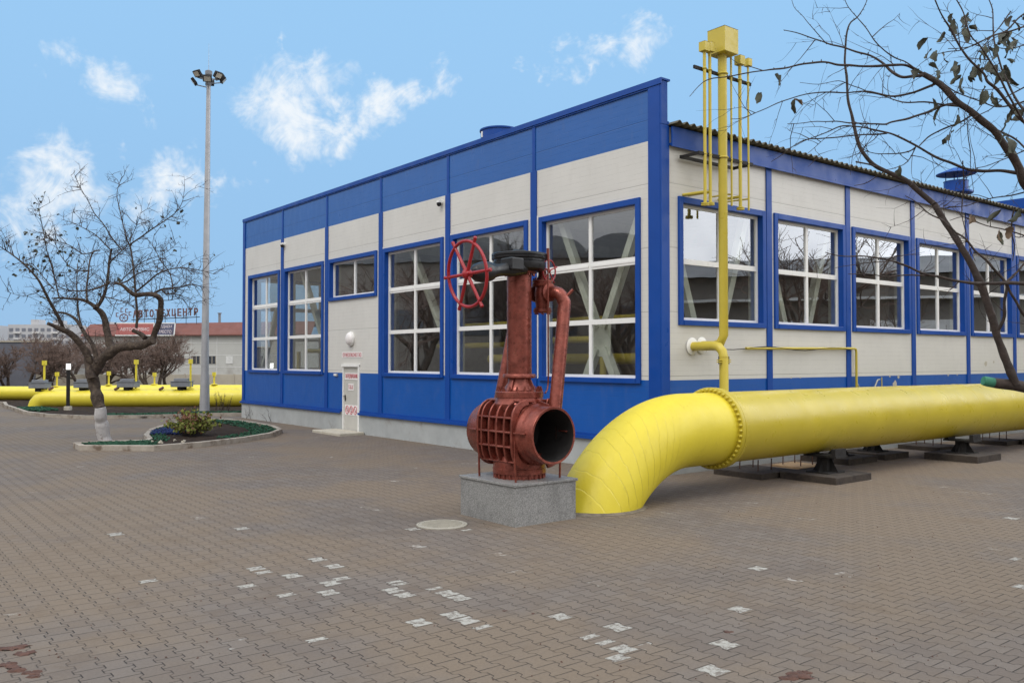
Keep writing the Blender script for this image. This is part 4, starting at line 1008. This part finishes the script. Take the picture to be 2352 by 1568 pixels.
A(tr,[(735,655),(790,610),(850,560),(910,535),(985,525),(1060,535),(1110,545),(1160,560)],6,1.2,-.8,tw_n=26)
A(tr,[(820,670),(880,640),(960,632),(1030,615),(1090,625)],8,1.5,.4,tw_n=22)
A(tr,[(870,640),(900,665),(940,660),(970,635)],6,2,.2,tw_n=10)
A(tr,[(935,640),(920,560),(880,500),(840,430),(825,400),(835,340)],4,1.2,.6,tw_n=20)
A(tr,[(590,605),(540,630),(480,645),(420,650),(350,640),(280,610)],7,2,-.6,tw_n=20)
A(tr,[(620,612),(680,600),(740,560),(800,540),(850,548)],6,2,-.9,tw_n=16)
A(tr,[(320,690),(300,600),(280,520),(255,440),(240,360),(225,280),(212,220),(208,170)],4.5,1,-.3,tw_n=22,lp=.35,tl=.4)
A(tr,[(290,640),(230,570),(180,510),(120,480)],3.5,1.2,.5,tw_n=16,lp=.35,tl=.4)
A(tr,[(480,540),(430,540),(380,520),(330,460),(290,380),(240,345)],4,1.2,.7,tw_n=22,lp=.2)
A(tr,[(530,430),(450,450),(390,410),(320,385),(250,360)],3.5,1,-.5,tw_n=16,lp=.25)
A(tr,[(200,660),(140,675),(90,670),(30,650)],2.5,.8,.2,tw_n=8)
A(tr,[(640,610),(690,560),(760,500),(830,470),(900,440),(965,385)],4,1,1.0,tw_n=20)
A(tr,[(560,680),(640,700),(700,720),(760,770)],4,1,-.8,tw_n=16)
A(tr,[(860,700),(920,700),(980,690),(1060,730)],3,.8,.6,tw_n=12)
A(tr,[(590,500),(650,440),(690,400),(740,290),(760,230)],4,1,-.9,tw_n=16)
for (x,y) in ((210,165),(195,175),(225,170),(212,240),(135,330),(145,335),(160,375),(180,400),(185,430),(40,380),(40,395),(245,330),(250,350),(320,350),(310,375),(345,430),(325,410),(150,500),(165,515),(180,520),(255,465),(280,460),(330,560),(372,505),(270,480),(220,705),(890,290),(985,212),(945,425),(880,240),(740,195),(425,365),(340,435),(240,320)):
    for k in range(2): leaf(lv,P(*Z1(x+random.uniform(-6,6),y+random.uniform(-6,6)),TY)-at_,(random.gauss(0,1),random.gauss(0,1),-1),random.uniform(.05,.10))
tr.build('trunk','bark',apple,60); ww.build('whitewashed_trunk','whitewash',apple,60); tw.build('crown','twig',apple,0,fixn=False); lv.build('leaves','leaf_dry',apple,0,fixn=False)
# --- overhanging tree at the right
def Z5(x,y): return (1528.8+x*.35,39.2+y*.35)
def Z6(x,y): return (1528.8+x*.35,392+y*.35)
rt0=Vector((4.95,7.3,0)); rt=thing('overhanging_tree',rt0,'dark bare tree leaning in from the right edge with curled dry leaves','tree')
rl=MB(); rtw=MB(); rlf=MB(); rst=MB(); rbl=MB()
def curled(b,c,sz,droop=None):
    d=Vector((random.gauss(0,.6),random.gauss(0,.6),-1 if droop is None else droop)).normalized(); s_=d.cross(Vector((random.gauss(0,1),random.gauss(0,1),random.gauss(0,.3)))).normalized(); nn=d.cross(s_)
    cu=random.uniform(.5,2.2); n0=len(b.v); nu,nv=6,5; tw_=random.uniform(-1,1); asp=random.uniform(.35,.75)
    for i in range(nu):
        t=i/(nu-1); w=math.sin(PI*(.08+.88*t))**.7*asp*.5*(1+.35*random.uniform(-1,1)); ang=tw_*t
        for j in range(nv):
            q=(j/(nv-1)-.5)*2; a=q*cu*.8; off=s_*(math.sin(a)/(cu*.8))*w+nn*((1-math.cos(a))*w*.8)
            off=off*math.cos(ang)+d.cross(off)*math.sin(ang)
            b.v.append(c+(d*t+off+nn*.18*math.sin(t*2.6))*sz+Vector((random.gauss(0,.03),random.gauss(0,.03),random.gauss(0,.03)))*sz)
    for i in range(nu-1):
        for j in range(nv-1):
            a=n0+i*nv+j; b.f.append((a,a+1,a+nv+1,a+nv))
def Lb(pts,w0,w1,Y0=7.0,dy=0.0,zf=Z5,seg=8,tn=0,tl=.35,up=.0,jit=.012,lp=0.0):
    path,r=limb(pts,w0*6/F_,w1*6.2/F_,Y0,dy,zf,.8); path=[p_-rt0 for p_ in path]
    for i in range(len(path)):
        path[i]=path[i]+Vector((noise.noise(path[i]*6),0,noise.noise(path[i]*6+Vector((7,7,7)))))*jit
        r[i]*=1+.22*noise.noise(path[i]*9)
    rl.tube(path,r,seg)
    if tn: twigs(rtw,path,r,tn+1,tl*1.5,up,1.0,1,.0032,4,None,0)
    # buds / knuckles
    for i in range(1,len(path)-1,2):
        if r[i]<.010 and random.random()<.8:
            d=Vector((random.gauss(0,1),random.gauss(0,1),random.gauss(0,1))).normalized(); rl.tube([path[i],path[i]+d*(r[i]+.012)],[r[i]*.7,r[i]*.35],4)
    return path
# trunk outside the frame, forks in
tb=[Vector((4.95,7.3,-.05)),Vector((4.95,7.25,.6)),Vector((4.88,7.15,1.2)),Vector((4.78,7.05,1.66))]
rl.tube([p_-rt0 for p_ in smooth_path(tb,6)],[.16-.05*i/18 for i in range(19)],14)
up=[Vector((4.80,7.06,1.6)),Vector((4.86,7.0,2.4)),P(2520,560,6.9),P(2440,470,6.8),P(2375,434,6.8),P(2352,417,6.8)]
rl.tube([p_-rt0 for p_ in smooth_path(up,6)],[.075-.035*i/30 for i in range(31)],12)
st=smooth_path([P(2500,930,7.04),P(2420,905,7.0),P(2340,886,7.0),P(2290,880,7.0),P(2258,874,7.0)],5)
rl.tube([p_-rt0 for p_ in st[:-4]],[.052-.014*i/20 for i in range(len(st)-4)],14); 
rst.tube([p_-rt0 for p_ in st[-5:]],[.040,.040,.040,.039,.036],14)
Lb([(2300,1400),(2235,1250),(2170,1060),(2105,850),(2050,700),(1950,520),(1880,400),(1820,310),(1770,230)],11,7.5,7.0,.1,Z6,12,2,.3)
Lb([(1770,1235),(1740,1210),(1600,1090),(1480,1030),(1380,980),(1310,910),(1270,850),(1245,750),(1220,650),(1195,500),(1180,320),(1185,180),(1205,50),(1260,0),(1300,-60),(1325,-130)],7.5,.9,7.1,.2,Z5,10,7,.3)
Lb([(1395,985),(1330,968),(1255,950)],3,2,7.15,.0,Z5,6)
Lb([(2400,1160),(2352,1080),(2300,950),(2230,850),(2150,740),(2000,620),(1900,540),(1780,430),(1690,372)],12.5,6,6.8,-.1,Z5,12,6,.3)
Lb([(1700,378),(1640,345),(1560,318),(1450,320),(1300,325),(1150,315),(1050,298),(900,310),(750,340),(600,355),(450,385),(290,410),(230,440),(160,520)],4.2,.7,6.7,-.5,Z5,8,5,.25)
Lb([(1690,378),(1640,388),(1560,394),(1480,350),(1420,300),(1330,250),(1200,210),(1080,180),(1000,150),(880,110),(770,80)],4.4,.9,6.7,.3,Z5,8,4,.25)
Lb([(1060,180),(980,90),(905,0),(850,-60),(820,-130)],1.2,.6,6.9,.1,Z5,5)
Lb([(1780,440),(1700,470),(1600,505),(1500,520),(1400,505),(1300,490),(1150,500),(1000,500),(800,540),(640,610),(500,660),(430,670)],3.2,.7,6.75,.4,Z5,7,5,.3)
Lb([(1320,490),(1230,450),(1140,420),(1000,440),(880,430)],1.4,.6,6.9,.1,Z5,5,2,.2)
Lb([(2000,620),(1950,580),(1830,575),(1700,630),(1600,665),(1480,685),(1420,703),(1250,700),(1120,690),(1000,690),(800,705)],4,.8,6.8,-.3,Z5,8,6,.3)
Lb([(1960,590),(1850,575),(1700,555),(1550,560),(1400,510),(1300,490)],2.6,1,6.8,.2,Z5,6,3,.25)
Lb([(1650,350),(1570,300),(1500,270),(1400,180),(1320,80),(1250,0),(1200,-60),(1170,-130)],1.9,.8,6.7,-.2,Z5,6,2,.2)
Lb([(2352,1030),(2280,1018),(2200,1010),(2000,1000),(1850,950),(1740,900),(1650,850),(1560,800),(1450,760),(1350,735),(1250,720),(1150,715),(1050,760),(950,800),(850,850)],4.6,.9,6.8,.4,Z5,8,7,.3)
Lb([(1450,765),(1300,775),(1200,780),(1000,800),(920,810),(830,855),(760,905),(690,950)],2.2,.7,7.1,.2,Z5,6,4,.25)
Lb([(1640,850),(1600,880),(1530,895),(1450,895),(1330,885),(1280,850)],2,.8,7.0,.1,Z5,6,3,.2)
Lb([(2000,650),(1930,690),(1850,720),(1740,780),(1660,845)],2.8,1.6,6.8,.1,Z5,6,3,.25)
Lb([(1240,715),(1150,735),(1050,790),(960,870),(900,920)],1.2,.5,7.1,.1,Z5,5,2,.2)
Lb([(1640,860),(1600,940),(1520,985),(1450,1000)],1.6,.8,7.0,.1,Z5,5,2,.2)
Lb([(1440,1010),(1380,1050),(1310,1090),(1240,1108)],1.6,.8,7.1,.1,Z5,5)
Lb([(2420,740),(2352,737),(2230,735),(2100,740),(2000,735),(1900,722),(1800,700),(1750,690),(1650,655),(1560,620),(1500,598),(1400,572),(1300,565),(1220,562),(1120,550),(1050,540)],5,1,6.6,-.3,Z6,8,3,.25)
Lb([(1740,688),(1650,685),(1550,690),(1450,692),(1330,680),(1200,677)],2.4,.8,6.5,.1,Z6,6)
Lb([(1500,598),(1420,600),(1330,605),(1220,620),(1115,637)],1.6,.6,6.5,.0,Z6,5)
Lb([(2180,1040),(2215,960),(2225,860),(2235,750),(2170,660),(2110,590),(2020,510),(1960,440),(1900,400)],4.4,2,6.9,-.2,Z6,8,4,.25)
Lb([(2400,1000),(2350,950),(2300,850),(2240,745),(2270,700),(2352,610)],4,2.4,6.7,.0,Z6,8,3,.25)
Lb([(1905,400),(1820,330),(1740,290),(1650,210),(1570,165)],2.4,1,6.9,.1,Z6,6,2,.2)
Lb([(2400,700),(2352,690),(2260,580),(2180,480),(2110,420),(2085,370),(2010,300),(1950,220),(1870,90),(1820,0),(1790,-60),(1760,-130)],4.6,1.4,6.6,-.3,Z5,8,4,.25)
Lb([(2400,660),(2352,610),(2300,540),(2240,420),(2200,330),(2170,220),(2150,100),(2150,0),(2140,-60),(2110,-130)],3.6,1.2,6.5,.2,Z5,8,4,.25)
Lb([(2420,800),(2330,650),(2280,560),(2190,400),(2130,290),(2060,190),(2000,110),(1940,-50),(1900,-130)],3.2,1.2,6.4,-.2,Z5,7,4,.25)
Lb([(2420,40),(2352,60),(2230,100),(2100,150),(1950,215),(1860,225),(1770,250)],2.2,.8,6.3,.1,Z5,6,3,.22)
Lb([(2420,-60),(2330,-10),(2240,90),(2130,130),(1990,195),(1850,210)],2.2,.8,6.5,.1,Z5,6,3,.22)
Lb([(2260,-40),(2200,60),(2120,150),(2040,260),(2030,330)],1.6,.7,6.4,.1,Z5,5,2,.2)
Lb([(2420,170),(2352,185),(2280,215),(2200,210),(2150,190)],1.8,.8,6.6,.0,Z5,5,2,.2)
Lb([(2420,520),(2352,560),(2200,590),(2060,550),(1900,490),(1800,420),(1740,380)],2.4,1,6.6,.2,Z5,6,4,.25)
Lb([(2400,900),(2300,800),(2180,740),(2060,680),(1990,640)],2.8,1.4,6.7,.2,Z5,6,4,.25)
Lb([(2400,430),(2280,500),(2150,590),(2000,680),(1900,760)],2,.8,6.5,.2,Z5,5,3,.25)
Lb([(1980,700),(1985,800),(2000,900),(2005,1000),(2020,1150)],1.4,.6,6.7,.1,Z5,5)
Lb([(2352,1150),(2260,1170),(2160,1190),(2060,1215),(1960,1245),(1800,1255),(1700,1230)],2,.7,6.9,.1,Z5,6,4,.22)
Lb([(2400,1440),(2300,1410),(2200,1390),(2060,1350),(1950,1310),(1860,1330)],2,.8,6.7,.1,Z5,6,3,.22)
Lb([(2352,880),(2250,920),(2150,960),(2040,990)],1.8,.8,6.8,.1,Z5,5,2,.2)
Lb([(1950,945),(1955,1100),(1945,1200),(1955,1350),(1990,1500),(2030,1600)],2,.9,6.9,.1,Z5,6,2,.2)
Lb([(2290,1250),(2270,1350),(2290,1500),(2280,1600)],2,1,6.8,.1,Z5,6)
LV=[(1720,155),(1745,225),(1770,235),(1820,240),(1830,110),(1890,30),(1960,30),(1960,85),(1985,80),(1670,360),(1730,320),(1770,370),(1930,330),(1940,400),(2050,335),(2100,200),(2090,235),(2120,230),(2130,300),(2190,180),(2250,120),(2270,110),(2230,130),(2240,290),(2230,360),(2215,380),(2310,180),(1750,545),(1800,610),(1910,655),(1860,790),(2100,495),(2130,545),(2300,610),(2330,630),(2280,620),(2230,800),(2250,840),(1540,990),(720,385),(840,555),(620,508),(2190,1420),(2200,1280),(2320,1275),(2340,20),(2280,40),(2060,350),(1955,10),(2260,640)]
for (x,y) in LV+[(x_+random.uniform(-45,45),y_+random.uniform(-40,40)) for x_,y_ in LV if x_>1850 and y_<900]: curled(rlf,P(*Z5(x,y-14),6.6+random.uniform(-.3,.3))-rt0,random.uniform(.085,.135))
for (x,y) in ((2000,1310),(2010,1320),(2270,1385),(2195,1410),(840,553)): curled(rbl,P(*Z5(x,y-10),6.7)-rt0,random.uniform(.07,.10))
rl.build('trunk','limb_dark',rt,60); rtw.build('crown','twig',rt,0,fixn=False); rst.build('painted_stub','wound_green',rt,60); rlf.build('leaves','leaf_dry',rt,60,fixn=False); rbl.build('pale_leaves','leaf_brown',rt,60,fixn=False)
# --- bare trees in the distance
def grow(b,tb_,p,d,l,r,lev,maxl):
    k=4; pts=[p]; rr=[r]
    for i in range(k):
        d=(d+Vector((random.gauss(0,.13),random.gauss(0,.13),random.gauss(.02,.10)))).normalized(); pts.append(pts[-1]+d*l/k); rr.append(r*(1-.38*(i+1)/k))
    (b if lev<2 else tb_).tube(pts,rr,8 if lev<2 else 3,cap=False)
    if lev<maxl:
        n=random.randint(3,4) if lev<2 else random.randint(3,5)
        for q in range(n):
            t=random.uniform(.45,1) if q else 1; i=min(k-1,int(t*k)); pp=pts[i].lerp(pts[i+1],t*k-i if i<k else 1)
            nd=(d+Vector((random.gauss(0,.75),random.gauss(0,.75),random.gauss(.12,.42)))).normalized()
            grow(b,tb_,pp,nd,l*random.uniform(.55,.82),max(.010,r*random.uniform(.42,.6)),lev+1,maxl)
protos=[]
def bare_tree(loc,seed,h,label,fork=True,group='bare trees beyond the pipes',name='bare_tree'):
    random.seed(seed); o=thing(name,loc,label,'tree',random.uniform(0,6),group); t=MB(); c=MB()
    for k in range(2 if fork else 1): grow(t,c,Vector((0,0,-.1)),Vector((random.gauss(0,.28),random.gauss(0,.28),1)).normalized(),h*.30,h*.026,0,5)
    t.build('trunk','bark',o,60); c.build('crown','twig_far',o,0,fixn=False); return o
BT=[(22,57,4.6,'bare tree farthest left, before the dark grey wall'),(70,55,5.2,'bare tree before the dark grey wall, second from the left'),(118,55,5.0,'bare twiggy tree behind the first tall yellow vent post'),(185,56,5.4,'dense brown bare tree just left of the apple tree trunk'),(243,54,5.2,'bare tree right behind the apple tree fork'),(318,52,5.6,'bare tree with a leaning trunk behind the middle vent post'),(362,50,5.2,'forked bare tree before the grey panel building'),(385,52,4.8,'bare tree with a slim bent trunk before the pale factory wall'),(150,60,4.6,'low bare tree behind the black garden lamp'),(285,58,4.8,'low bare tree between the apple tree and the panel building')]
BT+=[(45,62,5.6,'bare tree between the two leftmost trees by the dark wall'),(100,64,5.8,'bare tree standing behind the tall left vent post by the dark wall end'),(215,62,6.0,'tall brown bare tree just right of the garden lamp'),(265,63,5.8,'brown bare tree behind the right limb of the apple tree'),(165,66,6.2,'tallest brown bare tree behind the garden lamp'),(335,60,5.2,'twiggy bare tree below the dark blue banner'),(300,66,5.6,'brown bare tree below the faded red banner')]
for i,(px,Y,h,lab) in enumerate(BT):
    c=P(px,880,Y); bare_tree((c.x,Y,0),40+i,h,lab,i%2==0)
for (u_,Y,h,lab) in ((21.5,20.4,10.5,'tall bare tree standing right of the view, mirrored in the side windows'),(-27,19,12,'bare tree left of the view, nearest the camera, that shows only in the facade glass'),(-32,26,14,'bare tree left of the view before the middle of the vaulted depot'),(-31,33,13,'bare tree left of the view before the far end of the vaulted depot')):
    bare_tree((u_,Y,0),77+int(h*10)+int(Y),h,lab,True,'bare trees beside the yard')
random.seed(11)
# ------------------------------------------------------------------ walls and buildings behind
o=thing('concrete_fence',(0,58,0),'low pale concrete panel fence behind the yellow pipes','fence')
for k in range(8):
    x0=-31.8+k*3.3; MB().box(x0+.04,x0+3.26,-.06,.06,-.1,1.15).build('panel','fence_conc',o,0,bevel=.01); MB().box(x0-.04,x0+.04,-.09,.09,-.1,1.2).build('post','fence_conc',o,0)
o=thing('dark_boundary_wall',(0,60,0),'tall dark grey wall at the far left behind the bare trees','wall')
m=MB(); m.box(-70,-31.9,-.1,.1,-.1,3.35); m.build('wall','grey_wall',o,0); MB().box(-70,-31.9,-.16,.16,3.35,3.45).build('coping','fence_conc',o,0)
# red roofed works
Y0=110; wk=thing('red_roofed_works',(-40,Y0,0),'long pale panel works with a dull red metal roof','building')
MB().box(-14,14,0,16,-.2,5.3).build('wall','panel_wall',wk,0)
m=MB(); m.poly([(-14.6,-.5,5.25),(14.6,-.5,5.45),(14.6,2.0,7.15),(-14.6,2.0,6.75)]).poly([(-14.6,2,6.75),(14.6,2,7.15),(14.6,16.5,7.0),(-14.6,16.5,6.6)]).poly([(-14.6,-.5,5.25),(14.6,-.5,5.45),(14.6,-.5,5.30),(-14.6,-.5,5.10)]); m.build('roof','red_roof',wk,0)
for k in range(9):
    m=MB(); m.box(-14+k*3.3-.04,-14+k*3.3+.04,-.025,0,0,5.2); m.build('panel_seam','seam',wk,0)
for z in (1.25,2.75,4.3): MB().box(-14,14,-.02,-.001,z-.035,z+.035).build('panel_seam','seam',wk,0)
for x,blind in ((-13.0,0),(-10.9,0),(-8.8,0),(-6.6,0),(-4.3,0),(-2.1,0),(-.1,0),(1.9,0),(4.1,1),(6.3,2),(8.6,0)):
    f_=MB().box(x-.42,x+.42,-.05,-.0,1.66,2.62).build('window','win_dark' if not blind else ('seam' if blind==1 else 'fence_conc'),wk,0)
    if not blind: MB().box(x-.04,x+.04,-.07,-.05,1.66,2.62).box(x-.46,x-.42,-.07,0,1.62,2.66).box(x+.42,x+.46,-.07,0,1.62,2.66).build('frame','fence_conc',f_,0)
for x,h,r_ in ((2.0,1.15,.17),(5.3,1.45,.11)):
    c_=MB().cyl((x,2.4,6.6),(x,2.4,7.0+h),r_,seg=12).lathe([(r_+.10,0),(r_+.10,.10)],(x,2.4,7.0+h),seg=12).build('flue','grey_box',wk,40)
# roof sign
sg=thing('roof_sign',(-46.2,Y0+1.6,6.85),'row of tall dark red letters on a metal frame over the red roof','sign')
word='АВТОТЕХЦЕНТР'; x0=-2.45; stp=.715
for i,chh in enumerate(word):
    zz=.95+.05*i*.55; text_obj('letter',chh,1.0 if chh!='Ц' else 1.15,.50,'letter_brown',sg,(x0+i*stp,0,zz-(0 if chh!='Ц' else .08)+.25),0,.16,.03)
m=MB(); m.bar((-2.9,0,.45),(5.9,0,.82),.07,.10)
m.build('rail','black_steel',sg,0)
for i in range(7): MB().box(-2.6+i*1.35-.025,-2.6+i*1.35+.025,-.03,.03,-.1,1.3).build('post','black_steel',sg,0)
m=MB(); m.tube([(-3.9+.52*math.cos(TAU*i/24),0,.72+.48*math.sin(TAU*i/24)) for i in range(24)],.07,6,closed=True)
for a in (0,PI/3,2*PI/3): m.bar((-3.9-.5*math.cos(a),0,.72-.46*math.sin(a)),(-3.9+.5*math.cos(a),0,.72+.46*math.sin(a)),.05,.06)
m.build('emblem','letter_brown',sg)
for (x,z,r_) in ((-4.75,1.1,.2),(-4.15,1.72,.2),(-3.55,1.62,.2),(-3.1,1.25,.2)):
    MB().box(x-.17,x+.17,-.03,.03,z-.27,z-.17).box(x-.17,x-.07,-.03,.03,z-.17,z+.27).box(x-.07,x+.17,-.03,.03,z+.17,z+.27).build('small_mark','letter_brown',sg,0)
MB().box(-5.1,-2.8,-.02,.02,-.1,.1).build('foot_rail','black_steel',sg,0)
# banners on the roof slope
def banner(name,px0,px1,mat,label,lines):
    a=P(px0,760,109.2); b_=P(px1,760,109.2); w=b_.x-a.x; o=thing(name,((a.x+b_.x)/2,109.15,6.0),label,'banner'); o.rotation_euler=(-math.radians(12),0,0)
    MB().box(-w/2,w/2,-.03,.03,-.72,.72).build('cloth',mat,o,0); MB().box(-w/2-.1,w/2+.1,-.02,.04,.72,.86).box(-w/2-.1,w/2+.1,-.02,.04,-.86,-.72).box(w/2,w/2+.14,-.02,.04,-.72,.72).build('border','seam',o,0)
    for z,txt,ww_ in lines: text_obj('lettering',txt,.42,w*ww_,'letter_white',o,(0,-.035,z),0,.01,.01)
    return o
banner('navy_banner',362,400,'navy_banner','dark blue banner with two lines of white words on the roof edge',[(.32,'СДАЕМ',.72),(-.32,'МЕСТО',.72)])
banner('red_banner',268,352,'red_banner','faded red banner with pale lettering, mostly hidden by twigs',[(.0,'АВТОСЕРВИС',.8)])
# apartment blocks
def apts(x0,x1,Y,z1,label,floors=7,cols=9,box=True):
    o=thing('apartment_block',((x0+x1)/2,Y,0),label,'building'); w=(x1-x0)/2
    MB().box(-w,w,0,14,-.5,z1).build('wall','apt_wall',o,0)
    if box: MB().box(-w*.35,-w*.1,2,8,z1,z1+2.4).build('roof_housing','apt_wall',o,0); MB().box(w*.35,w*.6,2,8,z1,z1+2.0).build('roof_housing','apt_wall',o,0)
    src=None; bs=None
    fh=2.9; cw=2*w/cols
    for f_ in range(floors):
        z=z1-1.2-(f_+1)*fh+.9
        for c_ in range(cols):
            x=-w+(c_+.5)*cw
            if src is None: src=MB().box(-cw*.31,cw*.31,-.12,0,0,1.5).build('window','apt_dark',o,0,loc=(x,0,z))
            else: clone(src,loc=(x,0,z))
            if c_%3==1:
                if bs is None: bs=MB().box(-cw*.55,cw*.55,-1.0,0,-.95,-.05).build('balcony','apt_balc',o,0,loc=(x,0,z))
                else: clone(bs,loc=(x,0,z))
    return o
apts(-233,-204,400,18.6,'grey apartment block nearest the left edge under the sky line',6,10)
apts(-204,-177,410,18.0,'grey apartment block right of the leftmost one, behind the bare twigs',6,9)
apts(-176,-150,405,17.3,'grey apartment block seen between the apple tree limbs',6,9)
apts(-246,-234,380,20.5,'narrow taller grey block cut by the left edge of the view',7,4,False)
apts(-290,-250,420,19,'grey apartment block just beyond the left edge of the view',6,10)
# buildings beside the yard that the window glass mirrors
o=thing('vaulted_depot',(-44,28,0),'dark depot with a row of vaulted roofs, mirrored in the facade glass','building')
MB().box(-14,0,-24,22,-.1,9.6).build('wall','shed_dark',o,0)
m=MB(); n=9; wv=46/n
for k in range(n):
    yc=-24+(k+.5)*wv; pr=[(yc+wv/2*math.cos(PI-PI*i/14),9.6+1.7*math.sin(PI*i/14)) for i in range(15)]
    for i in range(14): m.quad((.3,pr[i][0],pr[i][1]),(.3,pr[i+1][0],pr[i+1][1]),(-14,pr[i+1][0],pr[i+1][1]),(-14,pr[i][0],pr[i][1]))
    m.poly([(.3,a_,b_) for a_,b_ in pr])
m.build('vaulted_roof','vault_grey',o,60)
for k in range(7): MB().box(0,.08,-21+k*6,-18+k*6,4,6).build('window','win_dark',o,0)
o=thing('dark_shed',(31,26,0),'long dark corrugated shed right of the yard, mirrored in the side windows','building')
MB().box(0,10,-20,30,-.1,6.2).build('wall','shed_dark',o,0); m=MB(); m.poly([(-.5,-20.5,6.2),(-.5,30.5,6.2),(5,30.5,7.6),(5,-20.5,7.6)]).poly([(5,-20.5,7.6),(5,30.5,7.6),(10.5,30.5,6.2),(10.5,-20.5,6.2)]); m.build('roof','vault_grey',o,0)
for k in range(6): MB().box(-.06,0,-16+k*7,-12+k*7,2.2,4).build('window','seam',o,0)
MB().box(-.5,0,-20,30,5.0,5.12).build('gutter','seam',o,0)
# ------------------------------------------------------------------ sky
W=bpy.data.worlds.new('World'); S.world=W; W.use_nodes=True; nt=W.node_tree
W.cycles.sampling_method='MANUAL'; W.cycles.sample_map_resolution=256
bgn=nt.nodes['Background']; bgn.inputs['Strength'].default_value=.1
SUN_EL=math.radians(52); SUN_AZ=math.radians(215)     # azimuth clockwise from +Y: behind the camera to the left
sk=nt.nodes.new('ShaderNodeTexSky'); sk.sky_type='NISHITA'; sk.sun_disc=False; sk.sun_elevation=SUN_EL; sk.sun_rotation=SUN_AZ
d_=coords(nt,'Generated'); dx,dy,dz=sep(d_)
blue=mixc(nt,dz.ss(-.02,.40),(3.05,5.45,8.5),(3.55,6.45,9.8))
skyc=mixc(nt,.88,X(nt,sk.outputs[0]),blue)
warp=noi(d_,7.5,5,.66,0,True)
wv=nt.nodes.new('ShaderNodeVectorMath'); wv.operation='MULTIPLY_ADD'; nt.links.new(warp.s,wv.inputs[0]); wv.inputs[1].default_value=(.20,.20,.20)
off=nt.nodes.new('ShaderNodeVectorMath'); off.operation='SUBTRACT'; nt.links.new(d_.s,off.inputs[0]); off.inputs[1].default_value=(.10,.10,.10); nt.links.new(off.outputs[0],wv.inputs[2])
dw=X(nt,wv.outputs[0])
PUFF=[(300,205,.036,.85),(210,185,.030,.75),(110,208,.016,.6),(280,140,.014,.6),(345,165,.018,.6),(290,245,.012,.6),(690,200,.042,1.0),(650,250,.050,1.0),(740,240,.034,.8),(590,235,.020,.6),(670,310,.038,.8),(620,325,.024,.7),(770,290,.030,.8),(880,240,.040,1.0),(925,205,.030,.85),(830,270,.024,.8),(1020,165,.026,.65),(970,180,.018,.6),(735,345,.018,.65),(1440,85,.034,.9),(1350,85,.026,.8),(1300,115,.020,.7),(1240,145,.014,.6),(1500,60,.020,.7),(1420,40,.014,.6),(130,410,.042,1.0),(90,460,.046,.95),(180,470,.036,.7),(30,460,.026,.7),(390,430,.034,.95),(350,470,.034,.85),(440,395,.022,.7),(530,378,.020,.6),(620,110,.011,.7),(75,317,.012,.6),(280,360,.012,.55),(810,150,.012,.45),(70,560,.026,.5)]
acc=None
for px,py,r_,a_ in PUFF:
    c=ray(px,py).normalized(); n=nt.nodes.new('ShaderNodeVectorMath'); n.operation='DISTANCE'; nt.links.new(dw.s,n.inputs[0]); n.inputs[1].default_value=c
    f=X(nt,n.outputs['Value']).ss(r_*1.42,0.0,0,a_,'LINEAR')
    acc=f if acc is None else acc.max(f)
wisp=noi(vscale(d_,(1,1,1.25)),17,6,.72,.9)
puff=((acc*1.4+(wisp-.5)*1.8-.36)*acc.ss(.0,.25)).ss(.0,1.05)*.88
# broken overcast everywhere outside the blue gap ahead: bright overhead and to the right, dull low down behind
gap=ray(1176,300).normalized(); n=nt.nodes.new('ShaderNodeVectorMath'); n.operation='DOT_PRODUCT'; nt.links.new(d_.s,n.inputs[0]); n.inputs[1].default_value=gap
over=(X(nt,n.outputs['Value'])+(noi(d_,3,3,.6)-.5)*.12).ss(.66,.40)
oc=mixc(nt,noi(d_,4.2,4,.6).ss(.3,.72),(8.6,8.8,9.3),(13.2,13.3,13.5))
side=Vector((.96,.18,.22)).normalized(); n=nt.nodes.new('ShaderNodeVectorMath'); n.operation='DOT_PRODUCT'; nt.links.new(d_.s,n.inputs[0]); n.inputs[1].default_value=side
lift=dz.ss(-.02,.60,.20,1.65,'LINEAR')+X(nt,n.outputs['Value']).ss(.72,.95,0,1.5)
oc=mixc(nt,1.0,oc,comb(nt,lift,lift,lift),'MULTIPLY')
skyc=mixc(nt,puff,skyc,(9.5,9.8,10.0))
skyc=mixc(nt,over,skyc,oc)
nt.links.new(skyc.s,bgn.inputs['Color'])
L=bpy.data.lights.new('sun','SUN'); L.energy=.95; L.angle=math.radians(24); L.color=(1,.96,.90)
lo=bpy.data.objects.new('sun',L); COL.objects.link(lo)
sd=Vector((math.sin(SUN_AZ)*math.cos(SUN_EL),math.cos(SUN_AZ)*math.cos(SUN_EL),math.sin(SUN_EL)))
lo.rotation_euler=sd.to_track_quat('Z','Y').to_euler()
# ------------------------------------------------------------------ camera
cam=bpy.data.cameras.new('camera'); co=bpy.data.objects.new('camera',cam); COL.objects.link(co); S.camera=co
cam.sensor_width=36; cam.lens=36*F_/2352; cam.clip_end=6000; cam.clip_start=.05
co.location=(0,0,H_); co.rotation_euler=(math.radians(90)+PIT,0,0)
S.view_settings.view_transform='Standard'; S.view_settings.look='None'; S.view_settings.exposure=0; S.view_settings.gamma=1
S.cycles.max_bounces=8; S.cycles.transparent_max_bounces=12; S.cycles.sample_clamp_indirect=6
